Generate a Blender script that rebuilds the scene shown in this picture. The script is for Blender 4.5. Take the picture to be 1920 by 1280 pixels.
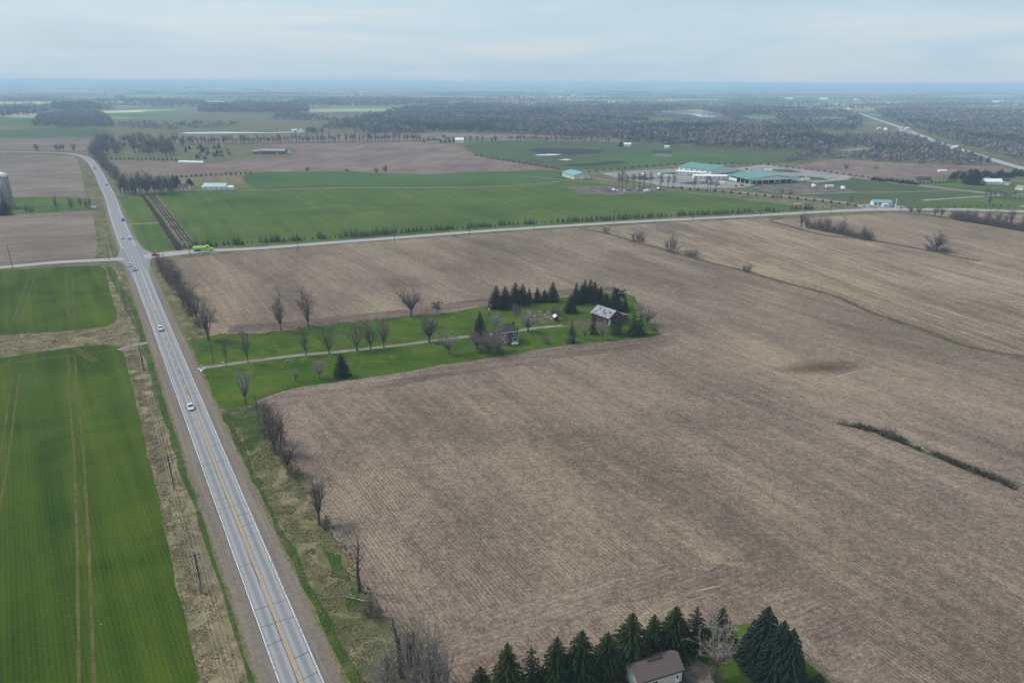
import bpy, math, random
import numpy as np
from mathutils import Vector, Matrix
from mathutils.geometry import tessellate_polygon
from mathutils import noise as mnoise

R = math.radians
random.seed(11)
rng = np.random.default_rng(11)
scene = bpy.context.scene
for o in list(bpy.data.objects):
    bpy.data.objects.remove(o)
COL = scene.collection

# ------------------------------------------------------------------ camera
FPX, HORIZON, ROLL, ALT = 1280.0, 155.0, 0.0045, 100.0     # in pixels of a 1920 x 1280 frame, metres
PITCH = math.atan((640 - HORIZON) / FPX)
_c, _s = math.cos(ROLL), math.sin(ROLL)
_rx = Vector((1, 0, 0)); _dn = Vector((0, -math.sin(PITCH), -math.cos(PITCH))); _fw = Vector((0, math.cos(PITCH), -math.sin(PITCH)))
_right = _rx * _c - _dn * _s; _down = _rx * _s + _dn * _c
cd = bpy.data.cameras.new('camera'); cam = bpy.data.objects.new('camera', cd); COL.objects.link(cam)
cd.sensor_width = 36; cd.sensor_fit = 'HORIZONTAL'; cd.lens = 24; cd.clip_start = 1; cd.clip_end = 120000
_m = Matrix((_right, -_down, -_fw)).transposed().to_4x4(); _m.translation = (0, 0, ALT)
cam.matrix_world = _m
scene.camera = cam

# ------------------------------------------------------------------ world, sun, exposure
SUN_EL, SUN_AZ = R(48), R(-75)        # azimuth measured from +Y towards +X
world = bpy.data.worlds.new('World'); scene.world = world; world.use_nodes = True
wn = world.node_tree; wn.nodes.clear()
def _n(tree, t, **kw):
    n = tree.nodes.new(t)
    for k, v in kw.items(): setattr(n, k, v)
    return n
wout = _n(wn, 'ShaderNodeOutputWorld')
sky = _n(wn, 'ShaderNodeTexSky', sky_type='NISHITA', sun_disc=False, sun_elevation=SUN_EL, sun_rotation=SUN_AZ, dust_density=3.0, air_density=1.2)
bg1 = _n(wn, 'ShaderNodeBackground'); bg1.inputs[1].default_value = 0.07
wn.links.new(sky.outputs[0], bg1.inputs[0])
tc = _n(wn, 'ShaderNodeTexCoord')
sep = _n(wn, 'ShaderNodeSeparateXYZ'); wn.links.new(tc.outputs['Generated'], sep.inputs[0])
mp = _n(wn, 'ShaderNodeMapping'); mp.inputs['Scale'].default_value = (1.6, 1.6, 13.0)
wn.links.new(tc.outputs['Generated'], mp.inputs[0])
n1 = _n(wn, 'ShaderNodeTexNoise'); n1.inputs['Scale'].default_value = 2.3; n1.inputs['Detail'].default_value = 7; n1.inputs['Roughness'].default_value = .55
n1.inputs['Distortion'].default_value = .5
wn.links.new(mp.outputs[0], n1.inputs['Vector'])
cr = _n(wn, 'ShaderNodeValToRGB')
cr.color_ramp.elements[0].position = .30; cr.color_ramp.elements[0].color = (.385, .495, .600, 1)
cr.color_ramp.elements[1].position = .74; cr.color_ramp.elements[1].color = (.52, .575, .62, 1)
e = cr.color_ramp.elements.new(.5); e.color = (.415, .535, .635, 1)
wn.links.new(n1.outputs['Fac'], cr.inputs[0])
bg2 = _n(wn, 'ShaderNodeBackground'); bg2.inputs[1].default_value = .71
wn.links.new(cr.outputs[0], bg2.inputs[0])
mx = _n(wn, 'ShaderNodeMixShader'); mx.inputs[0].default_value = .80
wn.links.new(bg1.outputs[0], mx.inputs[1]); wn.links.new(bg2.outputs[0], mx.inputs[2])
wn.links.new(mx.outputs[0], wout.inputs[0])

sl = bpy.data.lights.new('sun', 'SUN'); sl.energy = 1.5; sl.angle = R(14); sl.color = (1, .95, .88)
sun = bpy.data.objects.new('sun', sl); COL.objects.link(sun); sun.location = (-200, 60, 300)
_sd = Vector((math.sin(SUN_AZ) * math.cos(SUN_EL), math.cos(SUN_AZ) * math.cos(SUN_EL), math.sin(SUN_EL)))
sun.rotation_euler = _sd.to_track_quat('Z', 'Y').to_euler()
scene.cycles.volume_bounces = 3
vs = scene.view_settings; vs.view_transform = 'Standard'; vs.look = 'None'; vs.exposure = 0.98; vs.gamma = 1; vs.use_curve_mapping = False

# ------------------------------------------------------------------ pixel -> ground helpers
def G(px, py, z=0.0):
    u, v = px - 960, py - 640
    d = _right * u + _down * v + _fw * FPX
    t = -(ALT - z) / d.z
    return Vector((d.x * t, d.y * t, z))
def P(w):
    r = Vector(w) - Vector((0, 0, ALT)); k = FPX / r.dot(_fw)
    return 960 + r.dot(_right) * k, 640 + r.dot(_down) * k
def height(px, pyb, pyt):
    g = G(px, pyb); lo, hi = 0.0, 60.0
    for _ in range(30):
        m = (lo + hi) / 2
        if P((g.x, g.y, m))[1] > pyt: lo = m
        else: hi = m
    return lo
def mpp(px, py):                      # metres per pixel across the view at a ground point
    g = G(px, py); return (g - Vector((0, 0, ALT))).dot(_fw) / FPX

# ------------------------------------------------------------------ objects
def link(o, parent=None):
    COL.objects.link(o)
    if parent: o.parent = parent
    return o
def tag(o, label=None, cat=None, group=None, kind=None):
    if label: o['label'] = label
    if cat: o['category'] = cat
    if group: o['group'] = group
    if kind: o['kind'] = kind
    return o
def empty(name, loc, rz=0, label=None, cat=None, group=None):
    o = bpy.data.objects.new(name, None); o.empty_display_size = .5; COL.objects.link(o)
    o.location = loc; o.rotation_euler = (0, 0, rz)
    return tag(o, label, cat, group)
def copy_tree(o, parent=None):
    c = o.copy(); COL.objects.link(c); c.parent = parent
    for ch in list(o.children): copy_tree(ch, c)
    return c
ORD = 'first second third fourth fifth sixth seventh eighth ninth tenth eleventh twelfth thirteenth fourteenth fifteenth sixteenth seventeenth eighteenth nineteenth twentieth'.split()

class MB:
    def __init__(s): s.v = []; s.f = []
    def add(s, vs, fs):
        b = len(s.v); s.v += [tuple(q) for q in vs]; s.f += [tuple(i + b for i in q) for q in fs]; return s
    def box(s, x0, x1, y0, y1, z0, z1):
        v = [(x, y, z) for z in (z0, z1) for y in (y0, y1) for x in (x0, x1)]
        return s.add(v, [(0, 2, 3, 1), (4, 5, 7, 6), (0, 1, 5, 4), (2, 6, 7, 3), (0, 4, 6, 2), (1, 3, 7, 5)])
    def tube(s, p0, p1, r0, r1=None, n=6, caps=True):
        p0, p1 = Vector(p0), Vector(p1); r1 = r0 if r1 is None else r1
        d = (p1 - p0).normalized(); a = d.orthogonal().normalized(); b = d.cross(a)
        ring = lambda p, r: [p + (a * math.cos(2 * math.pi * i / n) + b * math.sin(2 * math.pi * i / n)) * r for i in range(n)]
        fs = [(i, (i + 1) % n, n + (i + 1) % n, n + i) for i in range(n)]
        if caps: fs += [tuple(range(n))[::-1], tuple(range(n, 2 * n))]
        return s.add(ring(p0, r0) + ring(p1, r1), fs)
    def lathe(s, prof, n=20, c=(0, 0, 0)):
        vs = []; fs = []
        for r, z in prof:
            vs += [(c[0] + r * math.cos(2 * math.pi * i / n), c[1] + r * math.sin(2 * math.pi * i / n), c[2] + z) for i in range(n)]
        for k in range(len(prof) - 1):
            fs += [(k * n + i, k * n + (i + 1) % n, (k + 1) * n + (i + 1) % n, (k + 1) * n + i) for i in range(n)]
        fs += [tuple(range(n))[::-1], tuple(range((len(prof) - 1) * n, len(prof) * n))]
        return s.add(vs, fs)
    def prism(s, poly, y0, y1):        # polygon in x,z extruded along y
        n = len(poly)
        return s.add([(x, y0, z) for x, z in poly] + [(x, y1, z) for x, z in poly],
                     [tuple(range(n)), tuple(range(n, 2 * n))[::-1]] + [(i, n + i, n + (i + 1) % n, (i + 1) % n) for i in range(n)])
    def prismx(s, poly, x0, x1):       # polygon in y,z extruded along x
        n = len(poly)
        return s.add([(x0, y, z) for y, z in poly] + [(x1, y, z) for y, z in poly],
                     [tuple(range(n))[::-1], tuple(range(n, 2 * n))] + [(i, (i + 1) % n, n + (i + 1) % n, n + i) for i in range(n)])
    def mesh(s, name):
        m = bpy.data.meshes.new(name); m.from_pydata(s.v, [], s.f); m.update(); return m
    def build(s, name, mat, parent=None, smooth=False, bevel=0, recalc=True):
        m = s.mesh(name); m.materials.append(mat)
        if recalc:
            import bmesh
            bm = bmesh.new(); bm.from_mesh(m); bmesh.ops.recalc_face_normals(bm, faces=bm.faces); bm.to_mesh(m); bm.free()
        if smooth: m.polygons.foreach_set('use_smooth', [True] * len(m.polygons))
        o = bpy.data.objects.new(name, m); link(o, parent)
        if bevel:
            b = o.modifiers.new('bevel', 'BEVEL'); b.width = bevel; b.segments = 2; b.limit_method = 'ANGLE'
        return o

# ------------------------------------------------------------------ materials
class NT:
    def __init__(s, name, rough=.9, spec=.2):
        s.m = bpy.data.materials.new(name); s.m.use_nodes = True; s.t = s.m.node_tree
        s.b = s.t.nodes['Principled BSDF']; s.b.inputs['Roughness'].default_value = rough
        s.b.inputs['Specular IOR Level'].default_value = spec
        s.tc = s.t.nodes.new('ShaderNodeTexCoord')
    def n(s, t, **kw): return _n(s.t, t, **kw)
    def set(s, inp, v):
        if isinstance(v, bpy.types.NodeSocket): s.t.links.new(v, inp)
        elif v is not None: inp.default_value = v
    def coord(s, kind='Object', scale=(1, 1, 1), rot=0, loc=(0, 0, 0)):
        m = s.n('ShaderNodeMapping'); m.inputs['Scale'].default_value = scale
        m.inputs['Location'].default_value = loc
        if rot:
            r = s.n('ShaderNodeVectorRotate', rotation_type='Z_AXIS'); r.inputs['Angle'].default_value = rot
            s.set(r.inputs['Vector'], s.tc.outputs[kind]); s.set(m.inputs[0], r.outputs[0])
        else: s.set(m.inputs[0], s.tc.outputs[kind])
        return m.outputs[0]
    def noise(s, vec, scale, detail=4, rough=.55, dist=0):
        q = s.n('ShaderNodeTexNoise'); q.inputs['Scale'].default_value = scale; q.inputs['Detail'].default_value = detail
        q.inputs['Roughness'].default_value = rough; q.inputs['Distortion'].default_value = dist
        s.set(q.inputs['Vector'], vec); return q.outputs['Fac']
    def ramp(s, fac, *stops):
        q = s.n('ShaderNodeValToRGB'); el = q.color_ramp.elements
        while len(el) < len(stops): el.new(.5)
        for e_, (p, c) in zip(el, stops):
            e_.position = p; e_.color = (c, c, c, 1) if isinstance(c, (int, float)) else (*c, 1)
        s.set(q.inputs[0], fac); return q.outputs[0]
    def mix(s, fac, a, b, blend='MIX'):
        q = s.n('ShaderNodeMix', data_type='RGBA', blend_type=blend, clamp_factor=True)
        s.set(q.inputs[0], fac)
        for i, v in ((6, a), (7, b)): s.set(q.inputs[i], (*v, 1) if isinstance(v, tuple) and len(v) == 3 else v)
        return q.outputs[2]
    def math(s, op, a, b=None, c=None):
        q = s.n('ShaderNodeMath', operation=op)
        for i, v in enumerate((a, b, c)): s.set(q.inputs[i], v)
        return q.outputs[0]
    def near(s, pt, rx, ry, rot=0):    # 1 at a place on the ground, 0 away from it
        q = s.n('ShaderNodeVectorMath', operation='SUBTRACT'); s.set(q.inputs[0], s.tc.outputs['Object']); q.inputs[1].default_value = (pt[0], pt[1], 0)
        r = s.n('ShaderNodeVectorRotate', rotation_type='Z_AXIS'); r.inputs['Angle'].default_value = -rot; s.set(r.inputs['Vector'], q.outputs[0])
        d = s.n('ShaderNodeVectorMath', operation='MULTIPLY'); s.set(d.inputs[0], r.outputs[0]); d.inputs[1].default_value = (1 / rx, 1 / ry, 0)
        l = s.n('ShaderNodeVectorMath', operation='LENGTH'); s.set(l.inputs[0], d.outputs[0])
        return l.outputs['Value']
    def bump(s, h, strength=.4, dist=.1):
        q = s.n('ShaderNodeBump'); q.inputs['Strength'].default_value = strength; q.inputs['Distance'].default_value = dist
        s.set(q.inputs['Height'], h); s.set(s.b.inputs['Normal'], q.outputs[0])
    def done(s, color): s.set(s.b.inputs['Base Color'], (*color, 1) if isinstance(color, tuple) and len(color) == 3 else color); return s.m

def plain(name, c, rough=.7, var=.25, scale=1.5, spec=.3, metal=0, kind='Object'):
    t = NT(name, rough, spec); t.b.inputs['Metallic'].default_value = metal
    f = t.noise(t.coord(kind), scale, 5, .6)
    d = tuple(x * (1 - var) for x in c); l = tuple(min(1, x * (1 + var * .6)) for x in c)
    return t.done(t.ramp(f, (.3, d), (.7, l)))

def plowed(name, rowdir, dark=(.100, .076, .064), mid=(.180, .139, .114), light=(.305, .243, .182), row=.95, amp=1.0, grain=1.0, extra=None):
    t = NT(name, 1, .05)
    co = t.coord()
    across = t.coord(rot=-rowdir)                       # x along the rows
    streak = t.noise(t.coord(rot=-rowdir, scale=(.02, .42, 1)), 1.0, 4, .65)
    wide = t.noise(t.coord(rot=-rowdir, scale=(.010, .055, 1)), 1.0, 4, .6, .4)
    patch = t.noise(co, .013, 5, .58, .6)
    speck = t.noise(co, 2.2, 3, .8)
    clod = t.noise(co, .75, 3, .75)
    lump = t.noise(co, .24, 4, .7)
    w = t.n('ShaderNodeTexWave', wave_type='BANDS', bands_direction='Y'); w.inputs['Scale'].default_value = .314 / row
    w.inputs['Distortion'].default_value = 2.2; w.inputs['Detail'].default_value = 4; w.inputs['Detail Scale'].default_value = .5; w.inputs['Detail Roughness'].default_value = .65
    t.set(w.inputs['Vector'], across)
    mask = t.ramp(t.noise(t.coord(rot=-rowdir, scale=(.02, .05, 1)), 1.3, 4, .6), (.36, .05), (.64, 1.0))
    v = t.math('MULTIPLY', t.math('SUBTRACT', w.outputs['Fac'], .5), t.math('MULTIPLY', mask, .25 * amp))
    for q, k in ((streak, .60 * amp), (wide, .80), (patch, .9), (speck, 1.5 * grain), (clod, 1.15 * grain), (lump, .65 * grain)):
        v = t.math('MULTIPLY_ADD', t.math('SUBTRACT', q, .5), k, v)
    v = t.math('ADD', v, .5)
    col = t.ramp(v, (.16, dark), (.48, mid), (.86, light))
    # soil tone: some of it pinker and damper than the rest
    tone = t.ramp(t.noise(co, .009, 4, .5), (.36, (1.01, .985, .945)), (.64, (1.03, 1.01, .90)))
    col = t.mix(1, col, tone, 'MULTIPLY')
    if extra:
        for pt, rx, ry, rot, tint in extra:
            d = t.near(pt, rx, ry, rot)
            d = t.math('MULTIPLY_ADD', t.noise(co, .06, 4, .6), .9, d)
            k = t.ramp(d, (.55, 1.0), (1.35, 0.0))
            col = t.mix(k, col, t.mix(1, col, tint, 'MULTIPLY'))
    t.bump(t.math('MULTIPLY_ADD', w.outputs['Fac'], .5, t.math('ADD', clod, speck)), .8, .22)
    return t.done(col)

def grassy(name, lo, hi, straw=None, sfac=.5, rowdir=None, scale=.05, rowamp=.25):
    t = NT(name, 1, .05); co = t.coord()
    big = t.noise(co, scale, 5, .6, .5); fine = t.noise(co, 1.7, 4, .75)
    v = t.math('MULTIPLY_ADD', fine, .55, t.math('MULTIPLY', big, .75))
    v = t.math('MULTIPLY', v, 1 / 1.3)
    if rowdir is not None:
        w = t.n('ShaderNodeTexWave', wave_type='BANDS', bands_direction='Y'); w.inputs['Scale'].default_value = .314 / .9
        w.inputs['Distortion'].default_value = .7; w.inputs['Detail'].default_value = 2
        t.set(w.inputs['Vector'], t.coord(rot=-rowdir))
        sw = t.noise(t.coord(rot=-rowdir, scale=(.006, .16, 1)), 1, 3, .6)
        v = t.math('MULTIPLY_ADD', t.math('SUBTRACT', w.outputs['Fac'], .5), rowamp * .20, v)
        v = t.math('MULTIPLY_ADD', t.math('SUBTRACT', sw, .5), rowamp * 1.6, v)
    col = t.ramp(v, (.33, lo), (.66, hi))
    if straw:
        sn = t.noise(co, .16, 6, .7, 1.0)
        col = t.mix(t.ramp(sn, (sfac - .09, 0.0), (sfac + .09, 1.0)), col, t.ramp(fine, (.3, tuple(x * .6 for x in straw)), (.7, straw)))
    t.bump(fine, .6, .1)
    return t.done(col)

CR3 = R(90 + 31.3)       # heading of the near road, as an angle from +X
CR11 = R(17.8)
LANE = math.atan2(50.4, 145.1)
M = {}
_dip = G(1540, 690); _dip2 = G(1330, 760); _dip3 = G(1620, 720)
M['main'] = plowed('ploughed_soil_main', R(123), extra=[((_dip.x, _dip.y), 38, 15, R(10), (.47, .42, .39)), ((G(680, 790).x, G(680, 790).y), 14, 6, R(30), (.80, .76, .74)), ((G(1290, 530).x, G(1290, 530).y), 38, 30, 0, (.86, .82, .81)), ((G(900, 1245).x, G(900, 1245).y), 14, 7, 0, (.84, .78, .77)), ((G(1500, 1140).x, G(1500, 1140).y), 14, 5, R(-20), (.86, .82, .84))])
M['rowsE'] = plowed('ploughed_soil_east', R(109), dark=(0.110, 0.083, 0.068), mid=(0.210, 0.163, 0.128), light=(0.375, 0.300, 0.215), row=1.5, amp=1.9)
M['rowsE2'] = plowed('ploughed_soil_far_east', R(104), dark=(0.112, 0.085, 0.070), mid=(0.200, 0.154, 0.122), light=(0.325, 0.260, 0.190), row=1.6, amp=1.3)
M['rowsW'] = plowed('ploughed_soil_west', CR11, dark=(0.106, 0.084, 0.075), mid=(0.177, 0.140, 0.122), light=(0.281, 0.231, 0.188), row=1.5, amp=1.6)
M['rowsN'] = plowed('ploughed_soil_north', R(75), dark=(0.103, 0.075, 0.073), mid=(0.169, 0.122, 0.112), light=(0.269, 0.206, 0.173), row=2.5, amp=1.5)
M['headland'] = plowed('ploughed_headland', LANE, dark=(0.088, 0.065, 0.059), mid=(0.160, 0.121, 0.104), light=(0.294, 0.229, 0.173), amp=1.2)
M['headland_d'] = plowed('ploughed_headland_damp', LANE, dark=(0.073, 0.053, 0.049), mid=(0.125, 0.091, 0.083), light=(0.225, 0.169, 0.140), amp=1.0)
M['headlandS'] = plowed('ploughed_headland_south', R(25), dark=(0.100, 0.074, 0.066), mid=(0.180, 0.136, 0.117), light=(0.300, 0.235, 0.182), amp=.6, row=1.3)
M['wheat'] = grassy('winter_wheat', (.015, .042, .003), (.078, .108, .011), rowdir=CR3 + R(4), scale=.022, rowamp=.30)
M['wheatN'] = grassy('winter_wheat_north', (.038, .070, .014), (.098, .135, .030), rowdir=CR3 - R(2), scale=.015, rowamp=.26)
M['wheatN2'] = grassy('winter_wheat_far', (.034, .074, .018), (.082, .130, .038), rowdir=CR11, scale=.012, rowamp=.2)
M['lawn'] = grassy('farm_lawn', (.016, .054, .004), (.080, .122, .012), straw=(.155, .140, .035), sfac=.61, scale=.06)
M['pasture'] = grassy('pasture_grass', (.03, .058, .02), (.08, .105, .04), straw=(.16, .14, .08), sfac=.60, scale=.02)
M['verge'] = grassy('verge_grass', (.035, .05, .015), (.10, .098, .04), straw=(.175, .14, .085), sfac=.54, scale=.10)
M['vergegreen'] = grassy('verge_green', (.018, .05, .008), (.062, .092, .02), straw=(.15, .125, .07), sfac=.58, scale=.12)
M['straw'] = grassy('dead_grass', (.055, .05, .025), (.19, .158, .092), straw=(.30, .245, .145), sfac=.54, scale=.12)
M['fenceline'] = grassy('fence_line_grass', (.045, .05, .022), (.105, .11, .045), straw=(.15, .115, .075), sfac=.46, scale=.1)
M['soilblack'] = grassy('black_soil', (.028, .024, .026), (.05, .042, .042), scale=.05)
M['tramline'] = grassy('wheel_track_soil', (.045, .06, .014), (.135, .115, .045), scale=.25)
M['gravel'] = grassy('gravel_yard', (.15, .14, .132), (.34, .32, .30), straw=(.10, .095, .07), sfac=.64, scale=.03)
M['lanegravel'] = grassy('lane_gravel', (.15, .135, .112), (.30, .27, .225), straw=(.08, .09, .035), sfac=.62, scale=.12)
M['shoulder'] = grassy('gravel_shoulder', (.150, .120, .098), (.215, .176, .146), scale=.08)
M['rubble'] = grassy('rubble_soil', (.08, .065, .055), (.24, .20, .165), straw=(.06, .05, .05), sfac=.55, scale=.08)
M['track'] = grassy('dry_track', (.27, .215, .15), (.43, .35, .25), straw=(.24, .19, .14), sfac=.5, scale=.2)

def asphalt():
    t = NT('worn_asphalt', .85, .2); uv = t.tc.outputs['UV']
    sp = t.n('ShaderNodeSeparateXYZ'); t.set(sp.inputs[0], uv)
    a = t.math('ABSOLUTE', sp.outputs[0])
    # two polished wheel paths in each lane
    w = t.math('ABSOLUTE', t.math('SUBTRACT', t.math('ABSOLUTE', t.math('SUBTRACT', a, 1.8)), .85))
    path = t.ramp(w, (.12, 1.0), (.55, 0.0))
    st = t.noise(t.coord('UV', scale=(1.2, .02, 1)), 1, 4, .6)
    fi = t.noise(t.coord(), 1.2, 5, .7)
    base = t.ramp(t.math('MULTIPLY_ADD', fi, .45, t.math('MULTIPLY', st, .55)), (.3, (.165, .165, .170)), (.7, (.235, .234, .236)))
    return t.done(t.mix(t.math('MULTIPLY', path, .55), base, (.335, .335, .338)))
M['asphalt'] = asphalt()
def side_road():
    t = NT('pale_side_road', .9, .1); fi = t.noise(t.coord(), .5, 5, .7)
    st = t.noise(t.coord('UV', scale=(1.0, .015, 1)), 1, 4, .6)
    return t.done(t.ramp(t.math('MULTIPLY_ADD', fi, .4, t.math('MULTIPLY', st, .6)), (.32, (.24, .23, .22)), (.68, (.40, .385, .365))))
M['sideroad'] = side_road()
def paint(name, c, under=(.22, .22, .22), cut=.46):
    t = NT(name, .7, .2); f = t.noise(t.coord(), 1.3, 5, .75)
    return t.done(t.mix(t.ramp(f, (cut - .06, 0.0), (cut + .08, 1.0)), under, c))
def shoulder_mat():
    t = NT('gravel_shoulder_fraying', 1, .05); co = t.coord()
    sp_ = t.n('ShaderNodeSeparateXYZ'); t.set(sp_.inputs[0], t.tc.outputs['UV']); a = t.math('ABSOLUTE', sp_.outputs[0])
    g = t.noise(co, .9, 5, .8); st_ = t.noise(t.coord('UV', scale=(1.1, .03, 1)), 1, 4, .65)
    base = t.ramp(t.math('MULTIPLY_ADD', g, .5, t.math('MULTIPLY', st_, .5)), (.34, (.118, .094, .078)), (.66, (.235, .192, .158)))
    edge = t.math('MULTIPLY_ADD', t.noise(co, .35, 5, .75), 2.6, t.math('SUBTRACT', a, 7.35))
    k = t.ramp(edge, (.48, 0.0), (.62, 1.0))
    return t.done(t.mix(k, base, t.ramp(g, (.35, (.06, .075, .02)), (.65, (.20, .17, .09)))))
M['shoulder_near'] = shoulder_mat()
M['white_line'] = paint('worn_white_paint', (.60, .60, .59), cut=.43)
M['yellow_line'] = paint('worn_yellow_paint', (.62, .36, .07), cut=.42)
M['tar'] = plain('tar_seal', (.085, .085, .09), .6)
M['bark'] = plain('grey_bark', (.125, .105, .088), .95, .45, 2.5, .05)
M['barkdark'] = plain('dark_bark', (.105, .086, .072), .95, .4, 2.5, .05)
M['twig'] = plain('bare_twigs', (.185, .152, .130), .95, .35, .8, .05)
M['twigpale'] = plain('pale_twigs', (.33, .285, .245), .95, .3, .8, .05)
M['twigdark'] = plain('dark_twigs', (.185, .150, .128), .95, .35, .8, .05)
M['twigpurple'] = plain('budding_twigs', (.215, .162, .14), .95, .35, .8, .05)
def needles(name, lo, hi):
    t = NT(name, .8, .15); f = t.noise(t.coord(), 1.1, 4, .7)
    oi = t.n('ShaderNodeObjectInfo'); k = t.ramp(oi.outputs['Random'], (0, (.62, .70, .72)), (.5, (1.0, 1.0, 1.0)), (1, (1.55, 1.28, .95)))
    return t.done(t.mix(1, t.ramp(f, (.3, lo), (.72, hi)), k, 'MULTIPLY'))
M['spruce'] = needles('spruce_needles', (.009, .020, .006), (.050, .074, .017))
M['spruceblue'] = needles('blue_spruce_needles', (.009, .020, .013), (.038, .058, .036))
M['sprucedark'] = needles('dark_spruce_needles', (.006, .012, .006), (.023, .037, .014))
M['cedar'] = needles('cedar_foliage', (.007, .015, .009), (.022, .038, .018))
M['wood'] = plain('weathered_pole_wood', (.075, .062, .052), .9, .4, 1.5)
M['woodpale'] = plain('pale_dead_wood', (.33, .28, .23), .9, .4, 2)
M['wire'] = plain('aluminium_wire', (.48, .46, .45), .5, .1)
M['insul'] = plain('porcelain_grey', (.55, .56, .57), .3, .1)
M['white'] = plain('white_paint', (.78, .78, .76), .5, .10)
M['cream'] = plain('cream_siding', (.62, .56, .43), .7, .10, .8)
M['creamcorr'] = plain('cream_steel', (.66, .60, .47), .55, .08, .3)
M['glass'] = plain('window_glass', (.028, .034, .042), .12, .3, 2, .6)
M['teal'] = plain('teal_steel_roof', (.14, .37, .37), .45, .10, .2)
M['green'] = plain('green_steel_roof', (.095, .235, .19), .45, .16, .12)
M['paleteal'] = plain('pale_teal_roof', (.40, .55, .53), .5, .12, .2)
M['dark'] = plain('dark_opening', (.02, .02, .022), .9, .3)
M['shingle'] = plain('charcoal_shingles', (.046, .042, .042), .9, .35, 3)
M['brownroof'] = plain('brown_shingles', (.135, .098, .092), .9, .18, 6)
M['browntrim'] = plain('brown_trim', (.055, .038, .034), .7, .2)
def bricks(name, a, b, mortar, sx=1):
    t = NT(name, .9, .1); q = t.n('ShaderNodeTexBrick'); q.inputs['Scale'].default_value = 4.5
    q.inputs['Color1'].default_value = (*a, 1); q.inputs['Color2'].default_value = (*b, 1); q.inputs['Mortar'].default_value = (*mortar, 1)
    q.inputs['Mortar Size'].default_value = .012
    mpv = t.n('ShaderNodeMapping'); mpv.inputs['Rotation'].default_value = (R(90), 0, 0); t.set(mpv.inputs[0], t.tc.outputs['Object'])
    t.set(q.inputs['Vector'], mpv.outputs[0])
    return t.done(t.mix(t.noise(t.coord(), 1.2, 5, .7), q.outputs[0], (.07, .05, .045)))
M['brick'] = bricks('brown_brick', (.24, .115, .085), (.175, .09, .07), (.17, .14, .12))
def barnred():
    t = NT('weathered_red_boards', .95, .05)
    v = t.noise(t.coord(scale=(2.5, 2.5, .12)), 1, 5, .7)
    return t.done(t.ramp(v, (.32, (.060, .044, .040)), (.5, (.115, .045, .040)), (.68, (.145, .10, .09))))
M['barnred'] = barnred()
M['redbarn2'] = plain('red_steel_siding', (.19, .05, .05), .7, .25, .3)
def barnroof():
    t = NT('weathered_steel_roof', .7, .3); v = t.noise(t.coord(scale=(1, 1, 1)), .75, 5, .7, .6)
    return t.done(t.ramp(v, (.36, (.08, .08, .085)), (.46, (.24, .25, .27)), (.7, (.36, .37, .40))))
M['barnroof'] = barnroof()
def concrete():
    t = NT('silo_concrete', .95, .1); v = t.noise(t.coord(scale=(.6, .6, .08)), 1, 5, .7); h = t.noise(t.coord(scale=(.02, .02, .9)), 1, 2, .5)
    return t.done(t.ramp(t.math('MULTIPLY_ADD', h, .5, t.math('MULTIPLY', v, .5)), (.32, (.16, .145, .13)), (.66, (.42, .40, .36))))
M['concrete'] = concrete()
M['stone'] = plain('field_stone', (.36, .33, .30), .95, .5, 1)
M['water'] = NT('lake_water', .06, .8).done((.46, .50, .53))  # pale base colour carries part of the sky's glare on the water
M['tyre'] = plain('tyre_rubber', (.018, .018, .018), .9, .2)
M['rim'] = plain('wheel_rim', (.40, .40, .42), .4, .2)
M['lampred'] = plain('red_lens', (.30, .02, .02), .3, .1)
M['lampwhite'] = plain('clear_lens', (.70, .70, .66), .2, .1)
M['lime'] = plain('lime_green_paint', (.42, .78, .04), .4, .08)
M['limetank'] = plain('lime_green_tank', (.46, .80, .07), .35, .08)
M['chrome'] = plain('bright_metal', (.6, .6, .62), .25, .1, 1, .5, .8)
M['orange'] = plain('orange_sign', (.85, .20, .10), .6, .1)
M['yellowsign'] = plain('amber_sign', (.80, .42, .04), .6, .1)
M['greensign'] = plain('pale_green_box', (.25, .50, .40), .6, .1)
M['junk'] = plain('scrap_metal', (.20, .18, .18), .8, .8, .6)
for nm, c in (('carwhite', (.58, .58, .59)), ('carblack', (.02, .02, .023)), ('carred', (.30, .02, .025)), ('carsilver', (.42, .44, .47)), ('carblue', (.30, .36, .45)), ('cargrey', (.12, .125, .135))):
    M[nm] = plain(nm + '_paint', c, .3, .06, 1, .5)

# ------------------------------------------------------------------ ground sheets
def smooth_path(pts, step=6.0):
    pts = [Vector(p) for p in pts]; out = []
    P_ = [pts[0] * 2 - pts[1]] + pts + [pts[-1] * 2 - pts[-2]]
    for i in range(1, len(P_) - 2):
        a, b, c, d = P_[i - 1:i + 3]; n = max(2, int((c - b).length / step))
        for k in range(n):
            t = k / n
            out.append(.5 * ((2 * b) + (c - a) * t + (2 * a - 5 * b + 4 * c - d) * t * t + (3 * b - a - 3 * c + d) * t ** 3))
    out.append(pts[-1]); return out
def px_path(pix, step=6.0, z=0): return [Vector((v.x, v.y, z)) for v in smooth_path([G(*q) for q in pix], step)]
def poly_mesh(name, pts, z, mat):
    pts = [Vector((p[0], p[1], 0)) for p in pts]
    tris = tessellate_polygon([pts])
    m = bpy.data.meshes.new(name); fs = []
    for t in tris:
        a, b, c = (pts[i] for i in t)
        fs.append(t if (b - a).cross(c - a).z > 0 else t[::-1])
    m.from_pydata([(p.x, p.y, z) for p in pts], [], fs); m.update(); m.materials.append(mat)
    return m
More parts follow.
